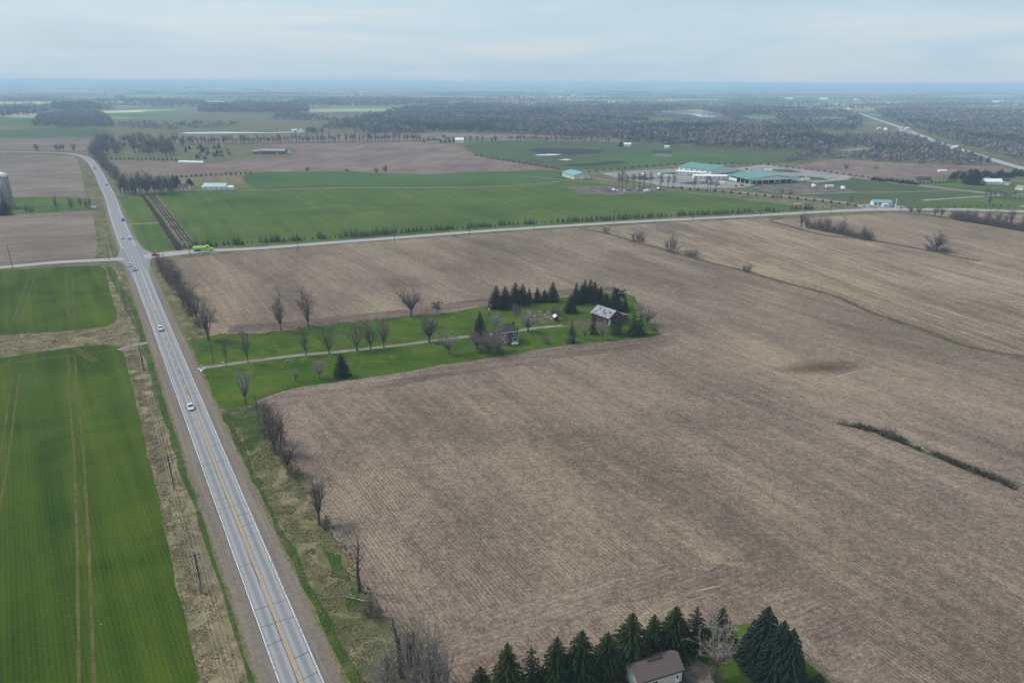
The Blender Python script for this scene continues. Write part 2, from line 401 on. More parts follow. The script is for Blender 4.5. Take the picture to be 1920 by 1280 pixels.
def sheet(name, pix, mat, z, jag=.5, step=5.0, kind='structure', world=False):
    w = [Vector((p[0], p[1], 0)) for p in pix] if world else [G(*p) for p in pix]
    out = []
    for i, a in enumerate(w):
        b = w[(i + 1) % len(w)]; L = (b - a).length; mid = (a + b) / 2
        st = max(step, mid.length * .02)
        n = max(1, min(120, int(L / st))); nrm = Vector((-(b - a).y, (b - a).x, 0)).normalized()
        for k in range(n):
            p = a.lerp(b, k / n)
            if jag and 0 < k: p = p + nrm * mnoise.noise(p * .09 + Vector((7, z * 90, 0))) * jag * 2 + nrm * random.uniform(-.3, .3) * jag
            out.append(p)
    o = link(bpy.data.objects.new(name, poly_mesh(name, out, z, mat)))
    return tag(o, kind=kind)
def ribbon(name, path, width, mat, z, parent=None, off=0.0, kind='structure', jag=0, widths=None, v0=0):
    vs, fs, uv = [], [], []; L = v0
    for i, p in enumerate(path):
        a = path[max(0, i - 1)]; b = path[min(len(path) - 1, i + 1)]; d = (b - a); d.z = 0; d.normalize(); nr = Vector((d.y, -d.x, 0))
        if i: L += (p - path[i - 1]).length
        w = (widths(i / (len(path) - 1), p) if widths else width) / 2
        l, r = -w + off, w + off
        if jag: l += mnoise.noise(p * .12) * jag * 2 + random.uniform(-.3, .3) * jag; r += mnoise.noise(p * .12 + Vector((50, 0, 0))) * jag * 2 + random.uniform(-.3, .3) * jag
        for q in (l, r): vs.append((p.x + nr.x * q, p.y + nr.y * q, z)); uv.append((q, L))
    for i in range(len(path) - 1): fs.append((2 * i, 2 * i + 1, 2 * i + 3, 2 * i + 2))
    m = bpy.data.meshes.new(name); m.from_pydata(vs, [], fs); m.update(); m.materials.append(mat)
    ul = m.uv_layers.new(name='UVMap')
    for lp in m.loops: ul.data[lp.index].uv = uv[lp.vertex_index]
    o = link(bpy.data.objects.new(name, m), parent)
    return tag(o, kind=kind) if not parent else o

# base terrain: flat round the place, low hills far off
def terrain_z(x, y):
    r = math.hypot(x, y)
    if r < 6500: return 0.0
    k = min(1, (r - 6500) / 14000)
    n = mnoise.noise(Vector((x * .00011, y * .00016, 3.1))) * .8 + mnoise.noise(Vector((x * .0004, y * .0005, 8.1))) * .28
    return k * (46 + 52 * n) if 46 + 52 * n > 0 else 0.0
rings = [0, 60, 140, 260, 420, 650, 1000, 1600, 2600, 4000, 5500, 6500] + [6500 + 450 * i for i in range(1, 76)]
NA = 300
vs = [(0, 0, 0)]; fs = []
for r in rings[1:]:
    for i in range(NA):
        a = 2 * math.pi * i / NA; x, y = r * math.sin(a), r * math.cos(a); vs.append((x, y, terrain_z(x, y)))
for i in range(NA): fs.append((0, 1 + (i + 1) % NA, 1 + i))
for k in range(len(rings) - 2):
    b0, b1 = 1 + k * NA, 1 + (k + 1) * NA
    for i in range(NA): j = (i + 1) % NA; fs.append((b0 + i, b0 + j, b1 + j, b1 + i))
gm = bpy.data.meshes.new('ground'); gm.from_pydata(vs, [], fs); gm.update()
def ground_mat():
    t = NT('countryside', 1, .05); co = t.coord()
    big = t.noise(co, .05, 5, .6, .5); fine = t.noise(co, 1.7, 4, .75)
    nearc = t.ramp(t.math('MULTIPLY', t.math('MULTIPLY_ADD', fine, .5, big), .667), (.34, (.055, .062, .022)), (.64, (.145, .132, .065)))
    nearc = t.mix(t.ramp(t.noise(co, .16, 6, .7, 1), (.50, 0.0), (.66, 1.0)), nearc, (.225, .182, .115))
    # far off: a patchwork of fields, woods and hedges
    wob = t.noise(co, .0011, 3, .5)
    vo = t.n('ShaderNodeTexVoronoi', voronoi_dimensions='2D', distance='CHEBYCHEV'); vo.inputs['Scale'].default_value = 1.0; vo.inputs['Randomness'].default_value = .85
    t.set(vo.inputs['Vector'], t.coord(rot=-CR11, scale=(1 / 620, 1 / 330, 1)))
    sp = t.n('ShaderNodeSeparateColor'); t.set(sp.inputs[0], vo.outputs['Color'])
    cells = t.n('ShaderNodeValToRGB'); cells.color_ramp.interpolation = 'CONSTANT'
    el = cells.color_ramp.elements
    stops = [(.0, (0.077, 0.147, 0.056)), (.16, (0.280, 0.213, 0.175)), (.30, (0.105, 0.182, 0.077)), (.42, (0.294, 0.280, 0.154)), (.54, (0.070, 0.087, 0.070)), (.66, (0.161, 0.210, 0.098)), (.76, (0.420, 0.350, 0.266)), (.86, (0.084, 0.182, 0.063)), (.94, (0.140, 0.123, 0.112))]
    while len(el) < len(stops): el.new(.5)
    for e_, (p_, c_) in zip(el, stops): e_.position = p_; e_.color = (*c_, 1)
    t.set(cells.inputs[0], sp.outputs[0])
    mot = t.ramp(t.noise(co, .004, 5, .65), (.3, .85), (.7, 1.6))
    farc = t.mix(1, cells.outputs[0], mot, 'MULTIPLY')
    wood = t.noise(t.coord(rot=-CR11, scale=(.0007, .0019, 1)), 1, 5, .62, .3)
    farc = t.mix(t.ramp(wood, (.535, 0.0), (.56, 1.0)), farc, (.085, .075, .075))
    ln = t.n('ShaderNodeVectorMath', operation='LENGTH'); t.set(ln.inputs[0], co)
    col = t.mix(t.ramp(t.math('MULTIPLY', ln.outputs['Value'], 1 / 5000), (.42, 0.0), (.58, 1.0)), nearc, farc)
    return t.done(col)
gm.materials.append(ground_mat())
tag(link(bpy.data.objects.new('ground', gm)), kind='structure')

Z = .02   # one step between sheets
# ploughed land and crops near the camera
west_edge = [(322, 487), (335, 520), (352, 560), (385, 612), (430, 690), (480, 752), (497, 778), (522, 822), (550, 877), (575, 897), (607, 976), (632, 1016), (652, 1045), (682, 1105), (707, 1136), (735, 1178), (752, 1225), (775, 1290), (800, 1400)]
fence = [(1075, 429), (1115, 433), (1150, 441), (1187, 452), (1237, 466), (1290, 481), (1325, 491), (1380, 504), (1464, 528), (1560, 554), (1633, 585), (1732, 619), (1802, 646), (1858, 658), (1920, 668), (2100, 694)]
sheet('ploughed_field', west_edge + [(2300, 1400)] + fence[::-1] + [(1070, 427), (960, 435.5), (730, 451), (567, 463), (480, 470), (400, 478)], M['main'], Z, .35)
sheet('ploughed_field', fence + [(2300, 640), (2300, 520), (1920, 500), (1835, 489), (1740, 470), (1640, 452), (1540, 440), (1480, 424), (1444, 415), (1440, 409), (1300, 415), (1180, 422)], M['rowsE'], Z, .35)
sheet('ploughed_field', [(1444, 413), (1480, 424), (1540, 439), (1640, 451.5), (1740, 469.5), (1835, 488.5), (1920, 499.5), (2300, 519), (2300, 470), (1920, 434), (1800, 412), (1760, 405), (1690, 399.5), (1600, 403)], M['rowsE2'], Z * 2, .3)
sheet('ploughed_field', [(1700, 399.8), (1762, 404), (1802, 411), (1920, 432), (2300, 468), (2300, 420), (1920, 402), (1800, 398)], M['rowsE'], Z * 3, .3)
# headlands: the outer rounds ploughed parallel to the edges
lawn_s = [(470, 757), (480, 752), (500, 744), (525, 735), (560, 726), (625, 717), (735, 701), (830, 683), (900, 674), (1000, 657), (1075, 646), (1150, 639), (1212, 632), (1240, 628)]
lawn_n = [(1225, 610), (1207, 587), (1197, 570), (1190, 556), (1165, 549), (1110, 552), (1062, 557), (1030, 560), (960, 567), (915, 572), (855, 584), (795, 591), (730, 597), (650, 605), (587, 612), (530, 620), (480, 626), (410, 627)]
pl = px_path([(505, 748), (540, 735), (625, 720), (735, 704), (830, 686), (900, 677), (1000, 660), (1075, 649), (1150, 642), (1260, 628)])
ribbon('headland', [p + Vector((1.6, -4.6, 0)) for p in pl], 10, M['headland'], Z * 2, jag=.5)
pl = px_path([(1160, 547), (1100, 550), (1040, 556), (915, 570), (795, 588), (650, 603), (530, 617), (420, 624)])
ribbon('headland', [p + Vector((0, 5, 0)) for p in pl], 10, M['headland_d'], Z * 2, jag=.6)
ribbon('headland', px_path([(760, 1255), (900, 1190), (1050, 1130), (1200, 1090), (1360, 1085), (1500, 1130), (1580, 1210), (1640, 1300)]), 10, M['headlandS'], Z * 2, jag=.8)
# pale wheel tracks across the low corner of the field
tr = px_path([(1450, 722), (1500, 728), (1545, 720), (1590, 703), (1650, 690)], 3)
for off in (-.9, .9): ribbon('wheel_track', tr, .6, M['track'], Z * 3, off=off, jag=.12)
for q in ([(1195, 1160), (1225, 1142), (1262, 1125), (1305, 1108), (1350, 1098)], [(1215, 1165), (1250, 1145), (1295, 1126), (1340, 1113)]): ribbon('wheel_track', px_path(q, 2), .3, M['track'], Z * 3.4, jag=.12)
ribbon('wheel_track', px_path([(1480, 708), (1510, 713), (1540, 709), (1565, 700)], 3), .5, M['track'], Z * 3, jag=.12)
# farmstead lawn
sheet('lawn', [(355, 640), (366, 665), (375, 684), (385, 702), (397, 738), (412, 765), (430, 770)] + lawn_s + lawn_n, M['lawn'], Z * 3, .5)
ribbon('driveway', px_path([(374, 690), (400, 687), (470, 677), (560, 666), (640, 659), (740, 648), (860, 633), (960, 622), (1010, 614), (1060, 610), (1110, 603)]), 2.7, M['lanegravel'], Z * 4, jag=.18, widths=lambda t, p: 2.6 + 4.5 * max(0, 1 - t * 22))
sheet('farmyard', [(1050, 611), (1075, 601), (1100, 597), (1118, 600), (1142, 612), (1130, 615), (1090, 611)], M['verge'], Z * 5, .6)
ribbon('field_lane', px_path([(222, 656), (245, 649), (282, 641)], 3), 3.2, M['lanegravel'], Z * 3, jag=.3)
sheet('farmyard', [(985, 590), (1005, 583), (1032, 584), (1060, 590), (1050, 600), (1020, 606), (992, 602)], M['verge'], Z * 4, .6)
# west of the near road
wheatA = [(-500, 722), (0, 671), (75, 660), (140, 651), (195, 646), (225, 650), (232, 662), (252, 740), (265, 795), (282, 870), (301, 957), (325, 1067), (355, 1197), (376, 1290), (395, 1390), (-900, 1390)]
sheet('wheat_field', wheatA, M['wheat'], Z, .25)
sheet('wheat_field', [(-700, 560), (0, 507), (125, 499.5), (185, 497.5), (197, 505), (207, 550), (220, 590), (217, 602), (200, 611), (140, 619), (25, 627), (-700, 640)], M['wheat'], Z, .4)
sheet('dry_meadow', [(-500, 718), (0, 669), (75, 658), (140, 649), (195, 644), (225, 648), (260, 644), (275, 640), (255, 590), (235, 545), (215, 500), (200, 500), (208, 550), (222, 592), (218, 603), (200, 612.5), (140, 620.5), (25, 628.5), (-700, 642)], M['straw'], Z * .5, .4)
sheet('roadside_ditch', [(236, 655), (268, 650), (300, 745), (330, 840), (365, 950), (410, 1090), (465, 1250), (500, 1390), (398, 1390), (378, 1290), (356, 1197), (326, 1067), (302, 957), (283, 870), (266, 795), (253, 740)], M['straw'], Z * 1.5, .5)
vg = px_path([(204, 500), (250, 590), (278, 660), (300, 735), (335, 835), (378, 950), (432, 1100), (473, 1230), (510, 1340)])
ribbon('verge', vg, 3.6, M['vergegreen'], Z * 2.2, jag=.7)
ribbon('verge', px_path([(420, 775), (440, 830), (475, 905), (520, 1000), (575, 1110), (625, 1215), (680, 1320)]), 3.2, M['vergegreen'], Z * 1.2, off=0, jag=.6)
for a in ([(505, 885), (530, 870), (552, 900), (560, 945), (530, 950), (515, 920)], [(575, 905), (595, 925), (570, 950)], [(545, 1000), (580, 1030), (600, 1062), (575, 1055)], [(605, 1070), (640, 1085), (630, 1108), (612, 1100)]): _dz = globals().get('_dz', Z * 1.3) + .003; sheet('dry_patch', a, M['straw'], _dz, 1.0, 2)
for a in ([(430, 780), (480, 760), (500, 800), (470, 850)], [(590, 1010), (640, 1040), (660, 1090), (620, 1080)], [(660, 1100), (700, 1140), (690, 1165), (650, 1140)]): _dz += .003; sheet('verge', a, M['vergegreen'], _dz, .9, 3)
def tracks(pix, gap=1.8, w=.55):
    p = px_path(pix, 4)
    for off in (-gap / 2, gap / 2): ribbon('wheel_track', p, w, M['tramline'], Z * 2, off=off, jag=.10)
tracks([(134, 668), (138, 740), (147, 840), (153, 960), (158, 1100), (163, 1290)], 2.3, .62)
tracks([(30, 700), (18, 790), (4, 880), (-20, 1000)], 2.0, .5)
tracks([(0, 683), (50, 676), (120, 667), (175, 661), (222, 652)], 1.6, .5)
tracks([(140, 652), (158, 664), (181, 678)], 1.4, .7)
tracks([(30, 603), (42, 570), (52, 540), (60, 515)], 2.6, .5)
tracks([(136, 607), (132, 570), (131, 540), (130, 510)], 2.4, .5)
# north-west
sheet('ploughed_field', [(-600, 545), (0, 497), (100, 491), (175, 484.5), (181, 478), (182, 465), (181, 450), (175, 405), (172, 396), (87, 400), (0, 404), (-600, 425)], M['rowsW'], Z, .4)
sheet('pasture', [(-300, 410), (25, 401), (172, 393), (163, 372), (100, 369), (30, 371), (-300, 374)], M['wheatN'], Z, .6)
sheet('ploughed_field', [(-600, 376), (30, 369.5), (100, 367.5), (160, 370), (157, 345), (152, 320), (146, 300), (138, 293), (60, 291), (0, 293), (-600, 305)], M['rowsW'], Z * 2, .5)
ribbon('fence_line', px_path([(-100, 340), (40, 338.5), (120, 335.5), (155, 336)], 20), 3, M['fenceline'], Z * 3, jag=.9)
sheet('pasture', [(-500, 281), (60, 281), (165, 282), (180, 262), (60, 262), (-500, 266)], M['rowsN'], Z, 1)
sheet('pasture', [(-500, 258), (60, 258), (215, 256), (210, 244), (130, 238), (0, 245), (-500, 250)], M['pasture'], Z, 2)
sheet('pasture', [(-400, 236), (0, 234), (60, 236), (65, 222), (0, 219), (-400, 222)], M['wheatN2'], Z, 2)
# north-east of the crossing
sheet('lawn', [(219, 367), (262, 366.5), (300, 420), (326, 467), (272, 472), (258, 447), (245, 412)], M['wheatN'], Z * 2, .4)
ribbon('driveway', px_path([(234, 423), (248, 420), (270, 419), (298, 418)], 5), 4, M['lanegravel'], Z * 3, jag=.2, widths=lambda t, p: 3.2 + 9 * max(0, 1 - t * 4))
sheet('tilled_strip', [(274, 366), (291, 364), (369, 461), (337, 462)], M['straw'], Z * 2, .5)
for k, (a, b) in enumerate((((277.5, 366), (343, 452)), ((282, 365.6), (352, 454)), ((287, 365), (361, 456)))):
    ribbon('soil_row', px_path([a, ((a[0] + b[0]) / 2, (a[1] + b[1]) / 2 - 1.5), b], 6), 1.5, M['soilblack'], Z * 3, jag=.4)
sheet('wheat_field', [(295, 362.5), (326, 358.5), (383, 359), (442, 356.5), (470, 349), (455, 331), (480, 323.5), (655, 322), (730, 326), (805, 327), (880, 324), (960, 321), (1045, 319), (1110, 338), (1150, 352), (1230, 362), (1300, 357), (1400, 371), (1490, 385), (1540, 391), (1480, 396), (1300, 405), (1150, 414.5), (960, 426), (720, 443.5), (480, 460.5), (372, 464)], M['wheatN'], Z, .7)
sheet('wheat_field', [(455, 331), (480, 323.5), (655, 322), (730, 326), (805, 327), (880, 324), (960, 321), (1040, 320), (1080, 340), (1040, 346), (960, 348), (780, 352), (700, 351.5), (600, 352), (480, 355), (462, 345)], M['wheatN2'], Z * 2, 1)
ribbon('grass_track', px_path([(445, 357), (480, 356.5), (600, 353), (700, 352), (780, 352.5), (960, 348.5), (1040, 345)], 20), 2.4, M['track'], Z * 3, jag=.5)
sheet('ploughed_field', [(208, 301), (300, 302.5), (375, 306), (430, 303), (470, 297), (540, 294), (560, 280), (480, 270), (640, 268.5), (787, 265.5), (855, 272), (892, 291), (960, 303), (1040, 317.5), (960, 320), (880, 323), (805, 326), (730, 325), (655, 321), (480, 322.5), (440, 322), (330, 330), (250, 330), (222, 331)], M['rowsN'], Z, .8)
sheet('garden_plot', [(330, 334), (455, 325), (470, 322), (452, 332), (458, 345), (400, 348), (340, 346)], M['straw'], Z * 2, .8)
sheet('ploughed_field', [(250, 268), (480, 267), (787, 262.5), (855, 262), (960, 263), (1100, 262), (1180, 267), (1140, 258), (960, 251.5), (850, 249.5), (700, 250), (560, 252), (330, 254), (240, 262)], M['rowsN'], Z, 2)
sheet('pasture', [(868, 274), (900, 265), (1000, 265), (1130, 266), (1190, 270), (1300, 274), (1440, 281), (1510, 281), (1530, 290), (1480, 305), (1420, 308), (1300, 306), (1180, 318), (1100, 318), (1046, 317), (960, 302), (893, 290)], M['pasture'], Z * 2, 1.5)
sheet('wheat_field', [(1040, 314), (1090, 302), (1150, 290), (1230, 280), (1330, 285), (1440, 298), (1400, 306), (1290, 305), (1150, 314), (1090, 317)], M['wheatN2'], Z * 3, 1.5)
sheet('bare_soil', [(985, 281), (1010, 278), (1060, 279), (1140, 281), (1120, 287), (1080, 291), (1020, 289)], M['soilblack'], Z * 4, .8)
sheet('bare_soil', [(1050, 310), (1080, 307), (1110, 306), (1135, 303), (1160, 302), (1180, 305), (1130, 310), (1080, 313)], M['soilblack'], Z * 4, .8)
sheet('pasture', [(1440, 318), (1500, 309), (1560, 299), (1600, 300), (1700, 304), (1800, 310), (1870, 312), (1930, 324), (1790, 328), (1720, 332), (1640, 336), (1560, 328)], M['rowsN'], Z, 2)
sheet('pasture', [(1540, 342), (1600, 334), (1700, 347), (1800, 359), (1920, 369), (2300, 388), (2300, 402), (1920, 391), (1790, 389), (1700, 389), (1640, 388), (1560, 372), (1420, 360), (1400, 354)], M['pasture'], Z * 1.5, 1)
sheet('lawn', [(1740, 345), (1790, 335), (1850, 338), (1920, 342), (2200, 350), (2200, 376), (1920, 366), (1800, 355)], M['wheatN'], Z * 2, 1)
sheet('lawn', [(1700, 380), (1850, 370), (1950, 376), (1950, 391), (1800, 390), (1700, 388)], M['wheatN'], Z * 3, 1)
# gravel yards of the market buildings
sheet('gravel_yard', [(1125, 325), (1180, 321), (1290, 315), (1290, 329), (1345, 336), (1425, 348), (1395, 352), (1330, 353), (1262, 350), (1205, 342), (1150, 332)], M['gravel'], Z * 4, .8)
sheet('gravel_yard', [(1375, 316), (1430, 309), (1500, 316), (1598, 331), (1590, 337), (1530, 343), (1470, 334), (1400, 322)], M['gravel'], Z * 4, .8)
for k, q in enumerate(([(1165, 333), (1200, 331), (1240, 334), (1215, 338)], [(1235, 326), (1275, 322), (1285, 325), (1250, 329)], [(1270, 343), (1310, 340), (1350, 343), (1300, 347)], [(1440, 318), (1480, 318), (1510, 324), (1460, 323)], [(1490, 330), (1540, 333), (1555, 338), (1520, 338)])): sheet('grass_island', q, M['pasture'], Z * (5 + .3 * k), .8)
sheet('rubble_yard', [(1395, 352), (1430, 345), (1500, 343), (1560, 347), (1610, 360), (1540, 364), (1450, 362)], M['rubble'], Z * 4, 1)
sheet('rubble_yard', [(1060, 350), (1110, 348), (1180, 352), (1245, 354), (1260, 359), (1200, 362), (1140, 366), (1085, 362)], M['rubble'], Z * 4, 1)
for pts, w in (([(1598, 332), (1680, 343), (1760, 352), (1850, 362), (1950, 372)], 7), ([(1230, 347), (1320, 354), (1400, 362), (1480, 369), (1550, 376), (1640, 388)], 6), ([(1285, 360), (1340, 366), (1420, 376), (1490, 384), (1550, 389)], 3), ([(1730, 376), (1800, 371), (1880, 366), (1950, 363)], 5), ([(1440, 368), (1560, 362), (1700, 360), (1790, 357)], 3), ([(1000, 331), (1040, 336), (1100, 340), (1150, 345)], 3), ([(1108, 333), (1130, 337), (1155, 341)], 4), ([(966, 346), (1010, 344), (1050, 340)], 3)):
    ribbon('gravel_lane', px_path(pts, 10), w, M['lanegravel' if w < 5 else 'gravel'], Z * 5, jag=.3)
sheet('forecourt', [(1600, 386), (1640, 380), (1668, 382), (1700, 388), (1690, 391), (1630, 393)], M['gravel'], Z * 6, .5)
sheet('sand_patch', [(1905, 388), (1925, 384), (1960, 385), (1960, 391)], M['track'], Z * 5, .5)

# lakes and ponds
def lake(pix, z=Z * 6): sheet('lake', pix, M['water'], z, 1.5)
lake([(337, 250.4), (350, 248.2), (420, 247.4), (480, 248.2), (500, 249), (540, 247.6), (572, 246.6), (574, 248.2), (540, 248.8), (500, 250), (480, 249.8), (420, 250.6), (370, 250.9)])
lake([(1237, 210.5), (1280, 209), (1300, 208.6), (1340, 214), (1352, 218), (1340, 220.3), (1312, 219.2), (1296, 215), (1260, 213)])
lake([(1400, 217.5), (1440, 219), (1448, 222.5), (1425, 223.5), (1408, 221)])
lake([(1568, 282), (1600, 278.6), (1628, 277), (1626, 279.6), (1590, 283)])
lake([(1001, 290.6), (1030, 288.6), (1055, 289.4), (1040, 291.6), (1010, 292)]); lake([(1046, 299.5), (1062, 298), (1074, 299.4), (1060, 301)])
lake([(1780, 238.8), (1815, 238), (1850, 240), (1815, 241)])

# ------------------------------------------------------------------ roads
cl = [G(*q) for q in [(564.5, 1278), (445.5, 960), (354, 738), (310, 622), (271, 528), (250, 480)]]
a0, a1 = cl[0], cl[-1]
d3 = (a1 - a0).normalized()
cen = [a0 - d3 * 120, a0, a0.lerp(a1, .25), a0.lerp(a1, .5), a0.lerp(a1, .75), a1] + [G(*q) for q in [(236.5, 452), (220, 411), (207, 371), (195, 346), (183, 321), (167, 300), (150, 292), (120, 287.5), (60, 285.5), (0, 284.7), (-200, 283)]]
road3 = smooth_path(cen, 5)
def interp(x, xs, ys): return float(np.interp(x, xs, ys))
def w3(t, p): return interp(p.y, [0, 300, 350, 390, 425, 470, 560, 700], [7.2, 7.2, 8.2, 11.0, 11.0, 10.0, 9.0, 8.6])
def w3s(t, p): return interp(p.y, [0, 300, 350, 420, 470, 700], [14.4, 14.4, 14.5, 16, 14, 11.5])
ribbon('gravel_shoulder', road3, 14, M['shoulder_near'], .08, widths=w3s, jag=.45)
road = ribbon('road', road3, 7.2, M['asphalt'], .15, widths=w3)
road11 = px_path([(-300, 522), (0, 501.5), (100, 492.5), (225, 486), (258, 483), (290, 479), (375, 471), (480, 466), (567, 459.5), (730, 447), (880, 435.5), (960, 430), (1070, 423), (1200, 415.5), (1380, 406.5), (1460, 402), (1549, 397), (1600, 394.5), (1661, 393), (1802, 393.2), (1920, 397), (2300, 409)], 8)
ribbon('gravel_shoulder', road11, 10.5, M['verge'], .06, jag=.3)
ribbon('side_road', road11, 7.5, M['sideroad'], .145, jag=.12, widths=lambda t, p: interp(p.x, [-300, -235, -215, -190, 200, 300], [7, 8, 14, 8, 8, 11]))
sheet('junction_apron', [(214, 488), (222, 478), (226, 462), (221, 452), (255, 450), (268, 466), (284, 474), (292, 480), (282, 488), (279, 510), (284, 524), (262, 534), (246, 508), (232, 494)], M['asphalt'], .141, .1)
nearpart = [p for p in road3 if p.y < 372]; farpart = [p for p in road3 if p.y > 430]
for s in (-1, 1):
    ribbon('edge_line', nearpart, .17, M['white_line'], .156, parent=road, off=3.35 * s)
    ribbon('edge_line', farpart, .3, M['white_line'], .156, parent=road, off=3.9 * s)
mid1 = [p for p in road3 if p.y < 215]; mid2 = [p for p in road3 if 215 <= p.y < 380]
for s in (-1, 1): ribbon('centre_line', mid1, .13, M['yellow_line'], .157, parent=road, off=.17 * s)
i = 0
while i < len(mid2) - 1:
    ribbon('centre_dash', mid2[i:i + 2], .2, M['yellow_line'], .157, parent=road); i += 2
ribbon('turn_line', [p for p in road3 if 300 < p.y < 380], .16, M['white_line'], .156, parent=road, off=.55)
# tar-sealed cracks across the lanes
for i in range(6, len(nearpart) - 2):
    if random.random() < .62:
        p = nearpart[i]; d = (nearpart[i + 1] - p).normalized(); nr = Vector((d.y, -d.x, 0))
        s = random.choice((-1, 1, 0)); a, b = ((-3.3, 3.3) if s == 0 else (-3.3, 0) if s < 0 else (0, 3.3))
        sk = random.uniform(-.6, .6); q = [p + nr * (a + (b - a) * k / 5) + d * (sk * k / 5 + random.uniform(-.12, .12)) for k in range(6)]
        ribbon('tar_crack', q, random.uniform(.13, .24), M['tar'], .1535, parent=road, jag=.03)
for off, seg in ((-.55, (20, 44)), (.4, (50, 64)), (-3.6, (8, 60))):
    ribbon('tar_crack', [p for p in nearpart[seg[0]:seg[1]]], .12, M['tar'], .1532, parent=road, off=off, jag=.12)
# highway far right
hw = px_path([(1606, 211), (1652, 227), (1690, 240), (1715, 250), (1765, 269), (1815, 285), (1865, 301), (1920, 316.5), (2050, 350)], 30)
ribbon('gravel_shoulder', hw, 30, M['verge'], .10, jag=2)
ribbon('highway', hw, 16, M['sideroad'], .25)
sheet('verge', [(1690, 238), (1712, 246), (1705, 251), (1680, 243)], M['gravel'], .3, 1)

# ------------------------------------------------------------------ vegetation meshes
def raw(name, V, F, mats, fm=None, tint=None):
    V = np.asarray(V, np.float32); F = np.asarray(F, np.int32)
    m = bpy.data.meshes.new(name)
    m.vertices.add(len(V)); m.vertices.foreach_set('co', V.ravel())
    m.loops.add(F.size); m.loops.foreach_set('vertex_index', F.ravel())
    m.polygons.add(len(F)); m.polygons.foreach_set('loop_start', np.arange(0, F.size, 3, dtype=np.int32))
    for q in mats: m.materials.append(q)
    if tint is not None:
        at = m.attributes.new('tint', 'FLOAT', 'POINT'); at.data.foreach_set('value', np.asarray(tint, np.float32))
    m.update(calc_edges=True); m.validate(); return m

class Tri:
    def __init__(s): s.V = []; s.F = []
    def tri(s, a, b, c): n = len(s.V); s.V += [tuple(a), tuple(b), tuple(c)]; s.F.append((n, n + 1, n + 2))
    def tube(s, pts, rad, n=5):
        base = len(s.V)
        for i, p in enumerate(pts):
            d = (pts[min(i + 1, len(pts) - 1)] - pts[max(i - 1, 0)]).normalized()
            a = d.cross(Vector((.3, .5, .8))).normalized(); b = d.cross(a)
            for k in range(n):
                t = 2 * math.pi * k / n; s.V.append(tuple(p + (a * math.cos(t) + b * math.sin(t)) * rad[i]))
        for i in range(len(pts) - 1):
            for k in range(n):
                q0, q1 = base + i * n + k, base + i * n + (k + 1) % n
                s.F.append((q0, q1, q1 + n)); s.F.append((q0, q1 + n, q0 + n))
def rv(r=1.0): return Vector((random.uniform(-1, 1), random.uniform(-1, 1), random.uniform(-1, 1))) * r
def branch(T, p, d, L, r, segs, n, droop=.0, wob=.16, tip=.35):
    pts = [p]; rad = [r]
    for i in range(segs):
        d = (d + rv(wob) + Vector((0, 0, droop))).normalized(); p = p + d * (L / segs); pts.append(p); rad.append(r * (1 - (1 - tip) * (i + 1) / segs))
    T.tube(pts, rad, n); return pts
def along(pts, t):
    k = t * (len(pts) - 1); i = min(int(k), len(pts) - 2); return pts[i].lerp(pts[i + 1], k - i), (pts[i + 1] - pts[i]).normalized()
def twig(T, p, d, L, w):
    a = d.cross(rv()).normalized() * w; e_ = p + (d + rv(.25)) * L; T.tri(p - a, p + a, e_)
def bare_tree(seed, form='vase', fine=1.0, tw=.02):
    """a leafless broadleaf 10 m high: (trunk, crown) triangle sets"""
    random.seed(seed); T, C = Tri(), Tri(); up = Vector((0, 0, 1))
    if form == 'vase': th, nl, spread, ll = random.uniform(1.5, 2.5), random.randint(8, 11), .66, 7.4
    elif form == 'round': th, nl, spread, ll = random.uniform(2.0, 2.6), random.randint(12, 14), .85, 5.8
    elif form == 'leader': th, nl, spread, ll = 8.6, random.randint(15, 19), .75, 2.7
    else: th, nl, spread, ll = 8.0, 11, .5, 1.7
    r0 = {'vase': .24, 'round': .26, 'leader': .20, 'snag': .2}[form]
    tr_ = branch(T, Vector((0, 0, -.15)), up, th + .15, r0, 6, 7, .15, .07, .62 if form in ('vase', 'round') else .15)
    for i in range(nl):
        if form in ('leader', 'snag'):
            t = .28 + .70 * (i + random.random() * .6) / nl; p, d = along(tr_, min(t, .99)); L = ll * (1.25 - t * .85)
        else:
            p, d = along(tr_, random.uniform(.72, 1)); L = ll * random.uniform(.75, 1.1)
        az = i * 2.4 + random.uniform(-.4, .4); sp = spread * random.uniform(.45, 1.2)
        if form in ('vase', 'round') and i < 2: sp *= .3
        if form in ('vase', 'round'): L *= 1.15 - .50 * min(1.1, sp / spread / 1.2)
        d1 = (up + Vector((math.cos(az), math.sin(az), 0)) * math.tan(min(sp, 1.2))).normalized()
        b1 = branch(T if form != 'leader' else C, p, d1, L, r0 * (.54 if form in ('vase', 'round') else .30), 6, 5, .30 if form == 'vase' else .12, .16, .22)
        for j in range(int((8 if form in ('vase', 'round') else 5) * fine)):
            p2, d2 = along(b1, random.uniform(.14, 1)); d2 = (d2 + rv(.85) + up * .08).normalized(); L2 = L * random.uniform(.25, .48)
            b2 = branch(C, p2, d2, L2, r0 * .13, 3, 3, .05, .2, .3)
            for k in range(int(6 * fine)):
                p3, d3_ = along(b2, random.uniform(.2, 1)); d3_ = (d3_ + rv(.8) + up * .15).normalized(); L3 = L2 * random.uniform(.3, .6)
                e3 = p3 + d3_ * L3; a = d3_.cross(rv()).normalized() * tw * 1.2
                C.tri(p3 - a, p3 + a, e3)
                for q in range(int(5 * fine)): twig(C, p3.lerp(e3, random.random()), (d3_ + rv(.8) + up * .1).normalized(), L3 * random.uniform(.4, .8), tw * .7)
    zt = float(np.percentile([v[2] for v in C.V], 96))
    for t_ in (T, C): t_.V = [(x * 10 / zt, y * 10 / zt, z * 10 / zt) for x, y, z in t_.V]
    return T, C
